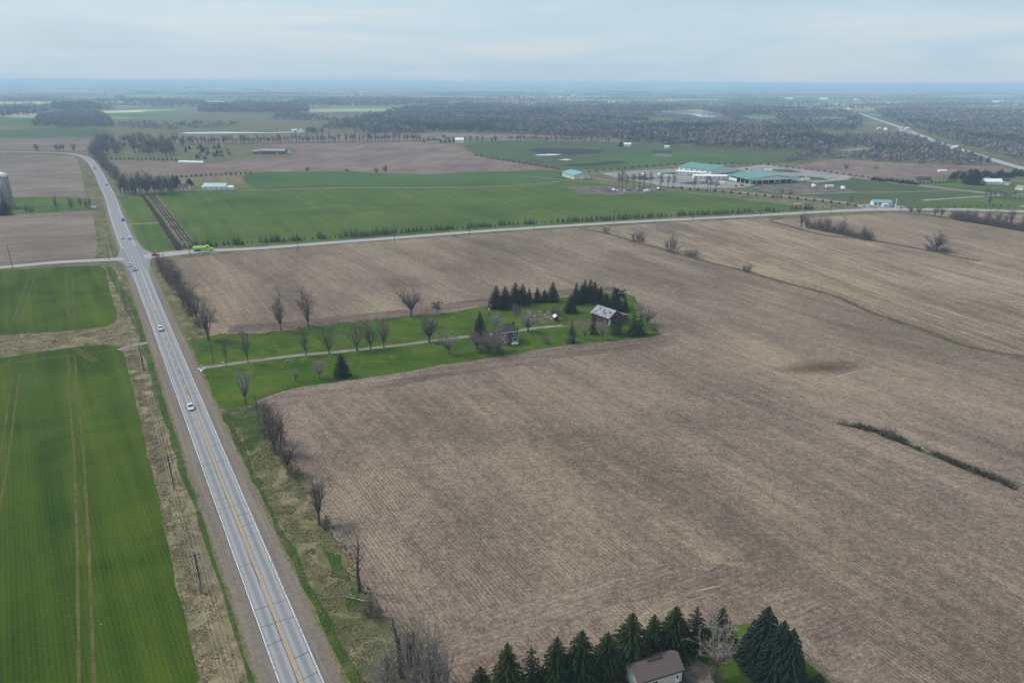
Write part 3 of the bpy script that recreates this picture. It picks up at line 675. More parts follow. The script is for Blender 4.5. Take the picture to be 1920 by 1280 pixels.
def shrub(seed, fine=1.15, tw=.026, wide=1.0):
    random.seed(seed); C = Tri()
    for i in range(int(26 * fine)):
        az = random.uniform(0, 6.28); r = random.random() ** .5 * .75 * wide; p = Vector((math.cos(az) * r, math.sin(az) * r, -.1))
        d = (Vector((math.cos(az) * r * .8, math.sin(az) * r * .8, 1)) + rv(.3)).normalized(); L = random.uniform(1.2, 2.6)
        b1 = branch(C, p, d, L, .035, 3, 3, .03, .2, .3)
        for j in range(int(9 * fine)):
            p2, d2 = along(b1, random.uniform(.2, 1)); d2 = (d2 + rv(.9)).normalized(); L2 = random.uniform(.35, .9); twig(C, p2, d2, L2, tw)
            for k in range(3): twig(C, p2 + d2 * L2 * random.random(), (d2 + rv(.8)).normalized(), L2 * .6, tw * .7)
    zt = float(np.percentile([v[2] for v in C.V], 95)); C.V = [(x * 3 / zt, y * 3 / zt, z * 3 / zt) for x, y, z in C.V]
    return C
def spruce(seed, layers=24, per=12, width=.26, ragged=.25, thin=1.0, droop=.5):
    """conifer 10 m high; boughs of drooping sprays in whorls"""
    random.seed(seed); T, C = Tri(), Tri()
    T.tube([Vector((0, 0, -.15)), Vector((0, 0, 5)), Vector((0, 0, 9.8))], [.17, .10, .015], 6)
    for l in range(layers):
        t = l / (layers - 1); z = .35 + 9.3 * t ** .92
        rad = 10 * width * (1 - t) ** .74 * (1.04 - .18 * math.exp(-t * 14)) + .12
        for k in range(max(4, int(per * (1 - t * .55) * thin))):
            az = 2.4 * l + 2 * math.pi * k / max(4, int(per * (1 - t * .55) * thin)) + random.uniform(-.25, .25)
            L = rad * random.uniform(1 - ragged, 1 + ragged * .45); ca, sa = math.cos(az), math.sin(az); out = Vector((ca, sa, 0)); sd = Vector((-sa, ca, 0))
            zz = z + random.uniform(-.14, .14); rise = .30 if t > .75 else .06
            def pt(s, lat=0, dz=0): return Vector((0, 0, zz)) + out * (L * s) + sd * lat + Vector((0, 0, L * (rise * s - droop * s * s * .72) + dz))
            w = .16 * L + .16
            n = 4 if L > .9 else 2
            for q in range(n):
                s0, s1 = (q + .15) / n, min(1.12, (q + 1.45) / n); ww = w * (1.05 - .65 * q / n)
                for sgn in (-1, 1):
                    C.tri(pt(s0), pt(s0 + .12, sgn * ww * .45, .02), pt(s1, sgn * ww * random.uniform(.7, 1.25), -.10 - .12 * random.random()))
                C.tri(pt(s0, -w * .28), pt(s0, w * .28), pt(s1, random.uniform(-.1, .1) * w, .03 - .16 * random.random()))
                C.tri(pt(s0, -.05), pt(s0 + .22, 0, 0), pt(s0 + .2, random.uniform(-.2, .2), -.30 - .18 * random.random()))
    for k in range(6):
        a = k * 1.05; C.tri((.05, 0, 9.3), (-.05, .03, 9.3), (math.cos(a) * .14, math.sin(a) * .14, 10.0 - .07 * k))
    return T, C
def lump_tree(seed, n=7, conifer=False):
    """small far evergreen 10 m high"""
    random.seed(seed); C = Tri()
    for l in range(n):
        t = l / n; z = .2 + 9 * t; r = 2.6 * (1 - t) ** .8 + .2
        for k in range(8):
            az = random.uniform(0, 6.28); o = Vector((math.cos(az), math.sin(az), 0)); s = Vector((-o.y, o.x, 0)); rr = r * random.uniform(.65, 1.1)
            C.tri(Vector((0, 0, z + 2.2)) + s * .4, Vector((0, 0, z + .6)) - s * .5 * r + o * rr * .3, Vector((0, 0, z)) + o * rr + s * .4 * r)
    return C

def proto(Tc, names, mats):
    return [(nm, raw(nm, t.V, t.F, [mt])) for t, nm, mt in zip(Tc, names, mats)]
PROTO = {}
def P_tree(key, seeds, form, fine, tw, mt, mc):
    PROTO[key] = [proto(bare_tree(s, form, fine, tw), ('trunk', 'crown'), (M[mt], M[mc])) for s in seeds]
P_tree('vase', (1, 2, 3), 'vase', 1.05, .021, 'barkdark', 'twigdark')
P_tree('vasepale', (4, 5, 6), 'vase', 1.05, .021, 'bark', 'twig')
P_tree('round', (7, 8), 'round', 1.05, .020, 'barkdark', 'twig')
P_tree('roundpale', (9, 10), 'round', 1.1, .021, 'bark', 'twigpale')
P_tree('leader', (11, 12), 'leader', 1.3, .026, 'barkdark', 'twigdark')
P_tree('snag', (13,), 'snag', .6, .02, 'barkdark', 'twigdark')
P_tree('far', (14, 15, 16, 17), 'vase', .85, .06, 'bark', 'twig')
P_tree('farround', (18, 19), 'round', .85, .08, 'bark', 'twigpurple')
P_tree('fartall', (20, 21), 'leader', .9, .07, 'bark', 'twig')
PROTO['shrub'] = [proto([shrub(s)], ('crown',), (M['twigpurple'],)) for s in (31, 32, 33)]
PROTO['shrubpale'] = [proto([shrub(s, 1.2)], ('crown',), (M['twigpale'],)) for s in (34, 35)]
PROTO['shrubdark'] = [proto([shrub(s, 1.3, .035, 1.3)], ('crown',), (M['twigdark'],)) for s in (36, 37)]
def P_spr(key, seeds, mt, **kw): PROTO[key] = [proto(spruce(s, **kw), ('trunk', 'crown'), (M['barkdark'], M[mt])) for s in seeds]
P_spr('sprucebig', (41, 42, 43), 'spruce', layers=25, per=14, width=.27, ragged=.30, droop=.42)
P_spr('spruceR', (44, 45), 'spruceblue', layers=30, per=15, width=.27, ragged=.12)
P_spr('spruce', (46, 47, 48, 49), 'sprucedark', layers=22, per=11, width=.25, ragged=.22)
P_spr('sprucethin', (50, 51), 'sprucedark', layers=17, per=8, width=.16, ragged=.55)
P_spr('sprucesparse', (52, 53), 'sprucedark', layers=16, per=8, width=.30, ragged=.45, droop=.35)
P_spr('spruceblue', (54,), 'spruceblue', layers=24, per=12, width=.29, ragged=.12)
P_spr('cedar', (55, 56), 'cedar', layers=12, per=8, width=.22, ragged=.3)
PROTO['pine'] = []
for s_ in (57, 58):
    random.seed(s_); T, C = Tri(), Tri(); tr_ = branch(T, Vector((0, 0, -.15)), Vector((.05, 0, 1)), 9, .22, 5, 6, .1, .08, .3)
    for i in range(26):
        p, d = along(tr_, random.uniform(.42, 1)); az = random.uniform(0, 6.28); d = Vector((math.cos(az), math.sin(az), random.uniform(-.05, .5))).normalized()
        b = branch(T, p, d, random.uniform(1.2, 3.2), .05, 3, 3, .06)
        for k in range(22):
            q, _ = along(b, random.uniform(.35, 1)); v = rv(); C.tri(q + rv(.12), q + v * .55, q + rv(.55))
    PROTO['pine'].append(proto((T, C), ('trunk', 'crown'), (M['barkdark'], M['sprucedark'])))
PROTO['lump'] = [proto([lump_tree(s)], ('crown',), (M['cedar'],)) for s in (61, 62, 63, 64)]
random.seed(5)
_used = {}
def plant(kind, name, px, pyb, pyt, label, cat='tree', group=None, width=None, base=None, minh=None, single=False, pick=None):
    """a plant rooted at a pixel on the ground, its top reaching another pixel row"""
    h = height(px, pyb, pyt); g = G(px, pyb)
    protos = PROTO[kind]; k = _used.get(kind, random.randrange(9)); _used[kind] = k + 1
    pr = protos[(k if pick is None else pick) % len(protos)]
    ref = 3.0 if kind.startswith('shrub') else 10.0
    sz = h / ref; rz = random.uniform(0, 6.28); sx = sz
    if width:
        co = np.array([v.co[:2] for v in pr[-1][1].vertices]); w0 = 2 * np.percentile(np.abs(co[:, 0]), 97); sx = width * mpp(px, pyb) / w0
    sx *= random.uniform(.94, 1.06)
    lean = random.uniform(-.045, .045) if kind.startswith('spruce') else random.uniform(-.03, .03)
    if len(pr) == 1 or single:
        o = link(bpy.data.objects.new(name, pr[-1][1])); root = o
    else:
        root = empty(name, g)
        for nm, me in pr: link(bpy.data.objects.new(nm, me), root)
    root.location = g; root.rotation_euler = (lean, -lean * .7, rz); root.scale = (sx, sx, sz)
    tag(root, label, cat, group); return root

# trees down the east side of the near road, north to south
rt = [('vase', 337, 556, 503, None), ('vase', 346, 576, 522, None), ('vase', 353, 583, 530, None), ('vase', 360, 592, 538, None), ('vase', 368, 600, 545, None), ('vase', 391, 638, 562, 40)]
for i, (k, x, b, t, w) in enumerate(rt):
    plant(k, 'bare_tree', x, b, t, ('large dark bare tree ending the roadside row just above the farm lawn' if i == 5 else ORD[i] + ' bare tree of the roadside row, counted southward from the shrubs at the crossing'), group='bare trees along the near road', width=w)
for i, (x, b, t) in enumerate(((301, 497, 478), (305, 508, 484), (311, 519, 492), (318, 531, 500), (326, 541, 505), (332, 530, 508), (318, 512, 495))):
    plant('shrub', 'bare_shrub', x, b, t, 'reddish bare shrub in the thicket beside the road just south of the crossing', 'shrub', 'shrubs beside the crossing', width=20)
for k, x, b, t, l, w in (
    ('leader', 425, 690, 640, 'thin ragged bare sapling standing at the driveway entrance', 12),
    ('vasepale', 466, 682, 617, 'narrow bare tree south of the driveway, nearest the road', 22),
    ('roundpale', 461, 757, 698, 'pale bare tree on the lawn corner nearest the road bend sign', 30),
    ('snag', 487, 798, 738, 'broken dead trunk standing at the field corner by the road', 12),
    ('vase', 505, 826, 752, 'left tall bare tree in the dense roadside clump by the field corner', 32),
    ('vase', 516, 848, 760, 'middle tall bare tree in the dense roadside clump by the field corner', 40),
    ('vase', 528, 852, 772, 'right leaning bare tree in the dense roadside clump by the field corner', 36),
    ('round', 541, 887, 826, 'short twiggy bare tree just south of the dense roadside clump', 34),
    ('vase', 599, 983, 900, 'spreading dark bare tree alone on the verge above the dry grass patch', 52),
    ('snag', 674, 1108, 1013, 'slim dark bare tree beside the fallen trunk at the field edge', 40),
    ('snag', 752, 1268, 1158, 'forked bare tree among pale brush at the bottom edge', 44),
    ('vasepale', 768, 1275, 1165, 'grey bare tree behind the pale brush at the bottom edge', 50)):
    plant(k, 'bare_tree', x, b, t, l, group='bare trees along the near road', width=w)
for i, (x, b, t, w, k) in enumerate(((725, 1300, 1228, 60, 'shrubpale'), (775, 1290, 1200, 62, 'shrubpale'), (800, 1300, 1190, 60, 'shrubpale'), (822, 1305, 1215, 55, 'shrubpale'))):
    plant(k, 'bare_shrub', x, b, t, 'pale bare brush thicket at the bottom edge between road verge and spruces', 'shrub', 'pale brush at the bottom edge', width=w)
for i, (x, b, t, w) in enumerate(((520, 850, 828, 30), (548, 892, 868, 26), (692, 1150, 1120, 34), (706, 1160, 1132, 30), (500, 815, 795, 20), (610, 990, 972, 26), (355, 590, 575, 16), (372, 612, 596, 16))):
    plant('shrub', 'bare_shrub', x, b, t, 'low reddish bare bush in the hedge line between the road verge and the ploughed field', 'shrub', 'hedge bushes along the road', width=w)
# farmstead trees
for k, x, b, t, l, w in (
    ('vase', 527, 620, 553, 'dark bare tree on the lawn\'s field edge, left of the tallest one', 26),
    ('vase', 578, 613, 541, 'tallest dark bare tree on the lawn edge against the upper field', 36),
    ('round', 771, 592, 546, 'wide spreading bare tree on the lawn edge against the upper field', 44),
    ('vasepale', 574, 666, 618, 'first bare tree beside the driveway, counted from the road', 20),
    ('vasepale', 618, 664, 612, 'second bare tree beside the driveway, counted from the road', 32),
    ('vasepale', 670, 658, 604, 'third bare tree beside the driveway, counted from the road', 30),
    ('vasepale', 695, 654, 601, 'fourth bare tree beside the driveway, counted from the road', 28),
    ('vasepale', 720, 652, 599, 'fifth bare tree beside the driveway, counted from the road', 28),
    ('round', 805, 641, 588, 'broad bare tree beside the driveway, nearest the brick house', 42),
    ('roundpale', 842, 664, 622, 'low twiggy bare tree on the lawn left of the brick house', 40),
    ('roundpale', 600, 711, 676, 'small pale bare tree on the lawn left of the blue spruce', 26),
    ('roundpale', 555, 716, 692, 'tiny pale bare sapling near the lawn\'s southern edge', 16),
    ('round', 916, 664, 622, 'wide dark bare tree in front of the brick house', 52),
    ('roundpale', 934, 660, 628, 'twiggy bare tree at the front corner of the brick house', 36),
    ('round', 893, 656, 616, 'bushy bare tree at the left end of the house wing', 36),
    ('roundpale', 930, 618, 590, 'pale bare tree behind the house wing', 34),
    ('roundpale', 990, 622, 586, 'grey bare tree beside the driveway behind the brick house chimney', 34),
    ('roundpale', 1096, 637, 609, 'thin bare tree on the lawn between two ragged spruces', 18),
    ('roundpale', 1129, 636, 602, 'bare tree with dark straight trunk in front of the barn', 20),
    ('roundpale', 1213, 609, 574, 'sprawling bare tree right of the barn at the field edge', 42),
    ('roundpale', 1200, 590, 566, 'smaller bare tree behind the barn at the field edge', 26)):
    plant(k, 'bare_tree', x, b, t, l, group='bare trees round the farmstead', width=w)
for x, b, t, w, l in ((970, 590, 572, 26, 'grey bare bush by the row of spruces behind the house'), (1042, 592, 576, 24, 'dark bare bush beside the stone pile in the yard'), (1024, 644, 630, 18, 'small bare bush on the lawn right of the brick house'), (1065, 643, 630, 18, 'bare bush at the foot of the ragged spruce on the lawn'), (1225, 618, 604, 22, 'low bare bush at the tip of the farm lawn'), (900, 660, 646, 26, 'low bush in front of the house wing'), (935, 661, 652, 16, 'low bush at the corner of the brick house'), (1020, 585, 577, 8, 'small evergreen shrub by the stone pile')):
    plant('shrubdark' if 'dark' in l else 'shrub', 'bare_shrub', x, b, t, l, 'shrub', width=w)
plant('spruceblue', 'spruce_tree', 642, 706, 661, 'blue spruce standing alone on the lawn south of the driveway', width=26)
plant('pine', 'pine_tree', 819, 587, 563, 'small flat-topped pine on the lawn edge against the upper field', width=22)
plant('spruce', 'spruce_tree', 900, 628, 583, 'dark spruce beside the driveway left of the brick house', width=22)
sp = [(929, 578, 533, 27), (947, 578, 535, 27), (966, 573, 527, 26), (978, 571, 530, 24), (992, 568, 538, 14), (1008, 567, 538, 15), (1021, 566, 541, 14), (1036, 565, 527, 22)]
for i, (x, b, t, w) in enumerate(sp):
    plant('spruce', 'spruce_tree', x, b, t, ORD[i] + ' from the left in the western spruce row behind the house', group='spruces behind the farmstead', width=w)
sp = [(1079, 571, 527, 16), (1090, 567, 531, 18), (1096, 566, 523, 18), (1104, 566, 522, 20), (1114, 568, 527, 24), (1125, 567, 536, 18), (1136, 574, 547, 18), (1152, 582, 545, 30), (1171, 585, 556, 14)]
for i, (x, b, t, w) in enumerate(sp):
    plant('spruce', 'spruce_tree', x, b, t, ORD[i] + ' from the left in the spruce row behind the barn', group='spruces behind the farmstead', width=w)
plant('spruce', 'spruce_tree', 1069, 586, 551, 'spruce standing forward of the row, left of the barn', width=22)
plant('pine', 'pine_tree', 1159, 577, 536, 'dark pine with a ragged forked top behind the barn', width=22)
for k, x, b, t, w, l in (('sprucethin', 1072, 642, 597, 15, 'thin ragged spruce on the lawn, farthest from the barn'), ('sprucethin', 1112, 627, 587, 16, 'thin ragged spruce by the barn\'s left wall'), ('sprucesparse', 1157, 628, 591, 28, 'sparse spruce in front of the barn gable'), ('sprucesparse', 1186, 629, 585, 24, 'taller of two sparse spruces right of the barn'), ('sprucesparse', 1199, 627, 590, 26, 'shorter of two sparse spruces right of the barn')):
    plant(k, 'spruce_tree', x, b, t, l, width=w)
# spruces along the bottom of the picture
sp = [(902, 1312, 1244, 45), (951, 1302, 1203, 60), (999, 1296, 1210, 47), (1041, 1292, 1191, 62), (1085, 1288, 1177, 72), (1133, 1272, 1183, 65), (1178, 1244, 1146, 67), (1223, 1228, 1150, 45), (1260, 1222, 1131, 65), (1301, 1214, 1132, 57), (1348, 1210, 1138, 52)]
for i, (x, b, t, w) in enumerate(sp):
    plant('sprucesparse' if i in (2, 9) else 'sprucebig', 'spruce_tree', x, b, t, ORD[i] + ' green spruce from the left in the row behind the tan garage', group='spruces behind the tan garage', width=w)
for x, b, t, w, l in ((1424, 1244, 1133, 74, 'tallest and leftmost of the three dense blue-green spruces right of the garage'), (1450, 1272, 1161, 70, 'middle one of the three dense blue-green spruces right of the garage'), (1470, 1283, 1179, 62, 'rightmost of the three dense blue-green spruces right of the garage')):
    plant('spruceR', 'spruce_tree', x, b, t, l, width=w)
plant('spruceR', 'spruce_tree', 1530, 1302, 1260, 'small spruce tip at the bottom edge beside the ploughed field', width=36)
plant('roundpale', 'bare_tree', 1340, 1272, 1166, 'grey bare tree between the tan garage and the dense spruces', width=84)
plant('shrubdark', 'bare_shrub', 1342, 1276, 1254, 'low dark bush under the grey bare tree by the garage', 'shrub', width=24)
sheet('lawn', [(860, 1400), (870, 1300), (930, 1270), (1040, 1255), (1130, 1235), (1250, 1190), (1340, 1180), (1371, 1172), (1405, 1169), (1440, 1190), (1499, 1228), (1560, 1281), (1620, 1340), (1650, 1400)], M['lawn'], Z * 4, .25)
sheet('yard_soil', [(1080, 1400), (1120, 1290), (1150, 1262), (1200, 1240), (1290, 1225), (1330, 1250), (1340, 1285), (1330, 1400)], M['rubble'], Z * 5, .3)

# eastern hedge and field trees
for k, x, b, t, w, l in (('shrub', 1136, 437, 425, 14, 'small bare bush at the top of the fence line'), ('shrub', 1192, 452, 436, 22, 'bare bush with upright stems on the fence line'), ('shrub', 1204, 452, 442, 12, 'smaller bare bush beside the upright one on the fence line'), ('shrub', 1257, 472, 445, 32, 'largest reddish bare bush on the fence line'), ('shrubdark', 1297, 481, 468, 28, 'low dense dark bush on the fence line'), ('shrubdark', 1400, 510, 498, 17, 'round dark bush alone on the fence line'), ('shrubdark', 1665, 818, 802, 30, 'dark bare bush growing on the stone strip in the right field'), ('shrubdark', 1745, 469, 460, 20, 'dark bush left under the round lone tree'), ('shrubdark', 1769, 473, 463, 24, 'dark bush right under the round lone tree')):
    plant(k, 'bare_shrub', x, b, t, l, 'shrub', width=w)
plant('round', 'bare_tree', 1756, 471, 436, 'round-crowned bare tree standing alone in the eastern field', width=44)
hd = [(1502, 425, 400, 22), (1512, 427, 407, 12), (1537, 432, 409, 22), (1551, 435, 410, 16), (1578, 440, 411, 22), (1620, 450, 421, 26)]
for i, (x, b, t, w) in enumerate(hd): plant('vase', 'bare_tree', x, b, t, ORD[i] + ' bare tree from the left along the eastern hedgerow', group='eastern hedgerow trees', width=w)
for i in range(13):
    x = 1518 + i * 9.4; b = 428 + (x - 1518) * .198; plant('shrubdark', 'bare_shrub', x, b, b - random.uniform(8, 14), 'dark bare bush in the eastern hedgerow below its trees', 'shrub', 'bushes of the eastern hedgerow', width=18)
for i in range(26):
    x = 1788 + i * 5.4; b = 411 + (x - 1788) * .17; plant('shrubdark', 'bare_shrub', x, b, b - random.uniform(10, 17), 'dark bare bush in the thick hedge by the right edge below the road', 'shrub', 'bushes of the right-hand hedge', width=17)
for i, (x, b, t) in enumerate(((1707, 401, 388), (1722, 402, 386), (1752, 406, 384), (1765, 407, 390), (1812, 413, 393), (1826, 416, 392), (1850, 420, 395), (1868, 423, 394), (1882, 425, 397), (1893, 427, 392), (1918, 431, 398))):
    plant('vase', 'bare_tree', x, b, t, 'bare tree rising from the thick hedge below the road near the right edge', group='trees of the right-hand hedge', width=15)

# planted rows of little evergreens along the crossing road
def lerp(a, b, t): return a + (b - a) * t
def cr11_y(x): return interp(x, [330, 375, 480, 567, 730, 880, 960, 1070, 1200, 1380, 1460, 1549], [465.5, 464, 457, 451, 439.5, 428.5, 422.5, 417, 409.5, 401, 397, 390.5])
xs_ = 338
while xs_ < 1545:
    big = mnoise.noise(Vector((xs_ * .025, 3, 0))) > -.12
    y = cr11_y(xs_) - random.uniform(0, 2.0)
    hpx = (random.uniform(9.5, 18) if big else random.uniform(4, 8)) * (1 - (xs_ - 338) / 3200)
    plant('lump' if hpx < 9 else 'cedar', 'cedar_tree', xs_, y, y - hpx, 'little dark evergreen in the planted row along the north side of the crossing road', group='evergreens planted along the crossing road', width=hpx * random.uniform(.55, .85), single=True)
    xs_ += random.uniform(5, 11) if big else random.uniform(8, 17)
for i in range(24):
    x = lerp(1262, 1620, i / 23); y = interp(x, [1262, 1320, 1400, 1480, 1550, 1620], [352, 357, 364.5, 371.5, 378.5, 388]) + .6
    plant('lump', 'cedar_tree', x, y, y - random.uniform(3, 5.5), 'tiny dark evergreen in the row along the market lane', group='evergreens along the market lane', width=random.uniform(5, 8))
for i in range(15):
    x = lerp(1690, 1890, i / 14); y = lerp(391, 386.5, i / 14); plant('lump', 'cedar_tree', x, y, y - random.uniform(2.5, 4), 'tiny evergreen in the row on the grass right of the roadside shop', group='evergreens right of the roadside shop', width=4)
for i in range(26):
    x = lerp(1105, 1440, i / 25); y = interp(x, [1105, 1180, 1290, 1380, 1440], [323, 315, 308.5, 307.5, 309])
    plant('lump', 'cedar_tree', x, y, y - random.uniform(2.5, 5), 'tiny evergreen in the row behind the gravel yards', group='evergreens behind the gravel yards', width=5)
for i in range(18):
    x = lerp(1440, 1640, i / 17); y = interp(x, [1440, 1540, 1640], [310, 321.5, 335]); plant('lump', 'cedar_tree', x, y, y - random.uniform(2.5, 4), 'tiny evergreen in the row beside the gravel yard\'s far lane', group='evergreens beside the far lane', width=4.5)
for i in range(26):
    x = lerp(1635, 1720, i / 25); y = lerp(337.5, 347, i / 25) + random.uniform(-1, 1); plant('lump', 'cedar_tree', x, y, y - random.uniform(5, 8), 'dark evergreen in the dense hedge beside the far lane', group='dense evergreen hedge beside the far lane', width=7)
for i in range(11):
    x = lerp(1718, 1790, i / 10); y = lerp(345, 342, i / 10); plant('lump', 'cedar_tree', x, y, y - random.uniform(3, 5), 'small evergreen in the line left of the white farmhouse lawn', group='evergreens left of the farmhouse lawn', width=6)
for i in range(16):
    x = lerp(331, 470, i / 15); y = lerp(333, 326, i / 15); plant('lump', 'cedar_tree', x, y, y - random.uniform(3, 6), 'small evergreen in the row behind the teal-roofed farm', group='evergreens behind the teal-roofed farm', width=5)
for i in range(16):
    x = lerp(210, 330, i / 15); y = lerp(299, 301, i / 15) + random.uniform(-1, 1); plant('lump', 'cedar_tree', x, y, y - random.uniform(3, 7), 'small evergreen in the line across the far ploughed field', group='evergreens across the far field', width=5)
# hedge beside the tilled strip
for i in range(46):
    t = i / 45; x = lerp(266, 334, t); y = lerp(367, 468, t ** 1.08); plant('shrubdark', 'hedge_bush', x, y, y - lerp(4, 9, t) * random.uniform(.8, 1.2), 'dark bush of the hedge between the green lawn and the tilled strip', 'shrub', 'hedge beside the tilled strip', width=lerp(6, 13, t))

# farther broadleaf trees
def far(kind, x, b, t, label, group, w=None): plant(kind, 'bare_tree', x, b, t, label, group=group, width=w)
for i in range(20):
    x = 226 + i * 5.2 + random.uniform(-2, 2); b = 366 - random.uniform(0, 5); far('far', x, b, b - random.uniform(26, 37), 'tall bare tree in the grove beside the road north of the green lawn', 'grove north of the lawn', 15)
for i in range(24):
    t = i / 23; x = lerp(172, 218, t) + random.uniform(-4, 6); b = lerp(287, 338, t); far(random.choice(('farround', 'far')), x, b, b - random.uniform(13, 22), 'bare tree in the band following the road bend, right side', 'trees at the road bend', 15)
for i in range(74):
    x = random.uniform(180, 345); b = lerp(268, 294, random.random() ** 1.4); far(random.choice(('far', 'farround', 'fartall')), x, b, b - random.uniform(12, 22), 'hazy bare tree in the loose grove behind the road bend', 'grove behind the road bend', 13)
i = 0; x = 345
while x < 785:
    if not 640 < x < 646: far(random.choice(('far', 'fartall', 'fartall')), x, lerp(271.5, 264.5, (x - 345) / 440), lerp(271.5, 264.5, (x - 345) / 440) - random.uniform(11, 18), 'hazy bare tree in the long row between the far ploughed fields', 'long row between far fields', random.uniform(6, 10))
    x += random.uniform(3.5, 8.5)
for i in range(34):
    x = 955 + i * 5.6 + random.uniform(-2, 2); b = 265 + random.uniform(-.6, .6) + max(0, (x - 1090) * .05); far(random.choice(('far', 'fartall')), x, b, b - random.uniform(8, 13), 'hazy bare tree in the row below the far wood', 'row below the far wood', 7)
for i in range(12):
    x = 790 + i * 13 + random.uniform(-4, 4); b = 267 + random.uniform(-2, 1); far('far', x, b, b - random.uniform(8, 13), 'hazy bare tree round the far farmhouse', 'trees round the far farmhouse', 8)
for i in range(26):
    x = random.uniform(345, 432); b = lerp(278, 300, random.random()); plant(random.choice(('farround', 'far', 'lump')), 'scrub_tree', x, b, b - random.uniform(5, 11), 'small scrub tree on the rough ground left of the long red barn', group='scrub left of the red barn', width=8)
for i in range(16):
    x = lerp(893, 1045, i / 15); b = lerp(293, 318, i / 15); plant('shrubdark', 'hedge_bush', x, b, b - random.uniform(2.5, 5), 'dark bush in the hedge slanting down behind the teal-roofed store', 'shrub', 'hedge behind the teal-roofed store', width=9)
for x, b, t, l in ((577, 323, 314, 'small bare tree on the far edge of the green field, leftmost'), (650, 322.5, 317, 'low bush on the far edge of the green field'), (706, 325, 315, 'bare bush beside the forked tree on the green field edge'), (723, 326, 311, 'forked bare tree on the far edge of the green field')): far('farround', x, b, t, l, None, 9)
for i, (x, b, t) in enumerate(((1160, 353, 322), (1166, 354, 318), (1175, 355, 326), (1188, 349, 326), (1199, 349, 324), (1206, 350, 323), (1220, 350, 322), (1238, 352, 330), (1252, 353, 328), (1262, 352, 330), (1302, 353, 331), (1327, 354, 330), (1332, 356, 332), (1342, 358, 336), (1465, 370, 352), (1480, 371, 357), (1594, 383, 366))):
    far('fartall', x, b, t, 'bare tree in front of the gravel yards of the green-roofed buildings', 'trees before the gravel yards', 9)
for x, b, t, l in ((1854, 386, 366, 'bare tree alone on the grass by the right edge of the picture'), (1586, 319, 308, 'round bush in the brown pasture'), (1642, 318, 312, 'small round bush in the brown pasture'), (50, 400, 384, 'bare tree beside the big spruce and the silos'), (107, 398, 368, 'bare tree on the left pasture, middle of the three'), (135, 394, 372, 'bare tree on the left pasture with a leaning trunk'), (152, 388, 370, 'small bare tree at the right end of the left pasture'), (163, 392, 374, 'bare tree beside the mailbox lane on the left'), (169, 390, 372, 'bare tree nearest the road on the left pasture'), (70, 284, 270, 'bare tree behind the road bend, leftmost of five'), (107, 284, 270, 'bare tree behind the road bend, second of five'), (113, 284, 271, 'bare tree behind the road bend, third of five'), (120, 284, 270, 'bare tree behind the road bend, fourth of five'), (139, 284, 270, 'bare tree behind the road bend, rightmost of five')): far('far', x, b, t, l, None, 9)
for i in range(9):
    x = 1848 + i * 9; b = 369 + i * .9; far('fartall', x, b, b - random.uniform(10, 18), 'bare tree in the line along the far lane by the right edge', 'trees along the far lane', 8)
for x, b, t, w, l in ((10, 403, 374, 20, 'big dark spruce at the foot of the silos'), (327, 352, 326, 14, 'dark spruce at the end of the tall bare grove'), (334, 350, 328, 12, 'second dark spruce at the end of the tall bare grove'), (355, 347, 333, 13, 'broad evergreen behind the red house roof'), (357, 345, 334, 8, 'pointed spruce by the red house roof'), (1826, 346, 318, 28, 'massive dark evergreen left of the white farmhouse'), (1816, 343, 322, 22, 'dark evergreen joined to the massive one by the white farmhouse'), (1164, 275, 263, 9, 'dark spruce by the small white far barn')):
    plant('spruce', 'spruce_tree', x, b, t, l, width=w)
for i in range(22):
    x = lerp(1786, 1920, i / 21); b = random.uniform(327, 336); plant('spruce', 'spruce_tree', x, b, b - random.uniform(9, 15), 'dark evergreen in the windbreak behind the white farmhouse', group='windbreak behind the white farmhouse', width=13)
for i in range(10):
    x = 795 + i * 8; b = random.uniform(266, 269); plant('lump', 'spruce_tree', x, b, b - random.uniform(6, 10), 'hazy evergreen round the far farmhouse', group='evergreens round the far farmhouse', width=6)

# ------------------------------------------------------------------ woods (read as one mass)
def tinted(name, stops, rough=1.0):
    t = NT(name, rough, .03); a = t.n('ShaderNodeAttribute', attribute_name='tint')
    return t.done(t.ramp(a.outputs['Fac'], *stops))
M['woods'] = tinted('woodland_mix', [(0.0, (.165, .135, .145)), (.40, (.190, .155, .160)), (.65, (.205, .175, .168)), (.79, (.165, .165, .125)), (.84, (.070, .092, .070)), (1.0, (.055, .075, .058))])
def in_poly(x, y, poly):
    n = len(poly); ins = np.zeros(len(x), bool); j = n - 1
    for i in range(n):
        xi, yi = poly[i][0], poly[i][1]; xj, yj = poly[j][0], poly[j][1]
        c = ((yi > y) != (yj > y)) & (x < (xj - xi) * (y - yi) / (yj - yi + 1e-12) + xi); ins ^= c; j = i
    return ins
def flakes(n_tree, k, con):
    """k ragged triangles per tree, unit tree (height 1, radius 1)"""
    c = rng.normal(size=(n_tree, k, 3)); c /= np.linalg.norm(c, axis=2, keepdims=True); c *= rng.uniform(.35, 1, (n_tree, k, 1))
    c[..., 2] = .56 + c[..., 2] * .42
    if con: sc = (1.08 - c[..., 2:3]); c[..., :2] *= sc * .9
    else: c[..., :2] *= .85
    d = rng.normal(size=(n_tree, k, 3, 3)) * (.34 if not con else .28); d[..., 2] *= .42
    d[:, :, 0, 2] += .16
    return c[:, :, None, :] + d                # n,k,3,3
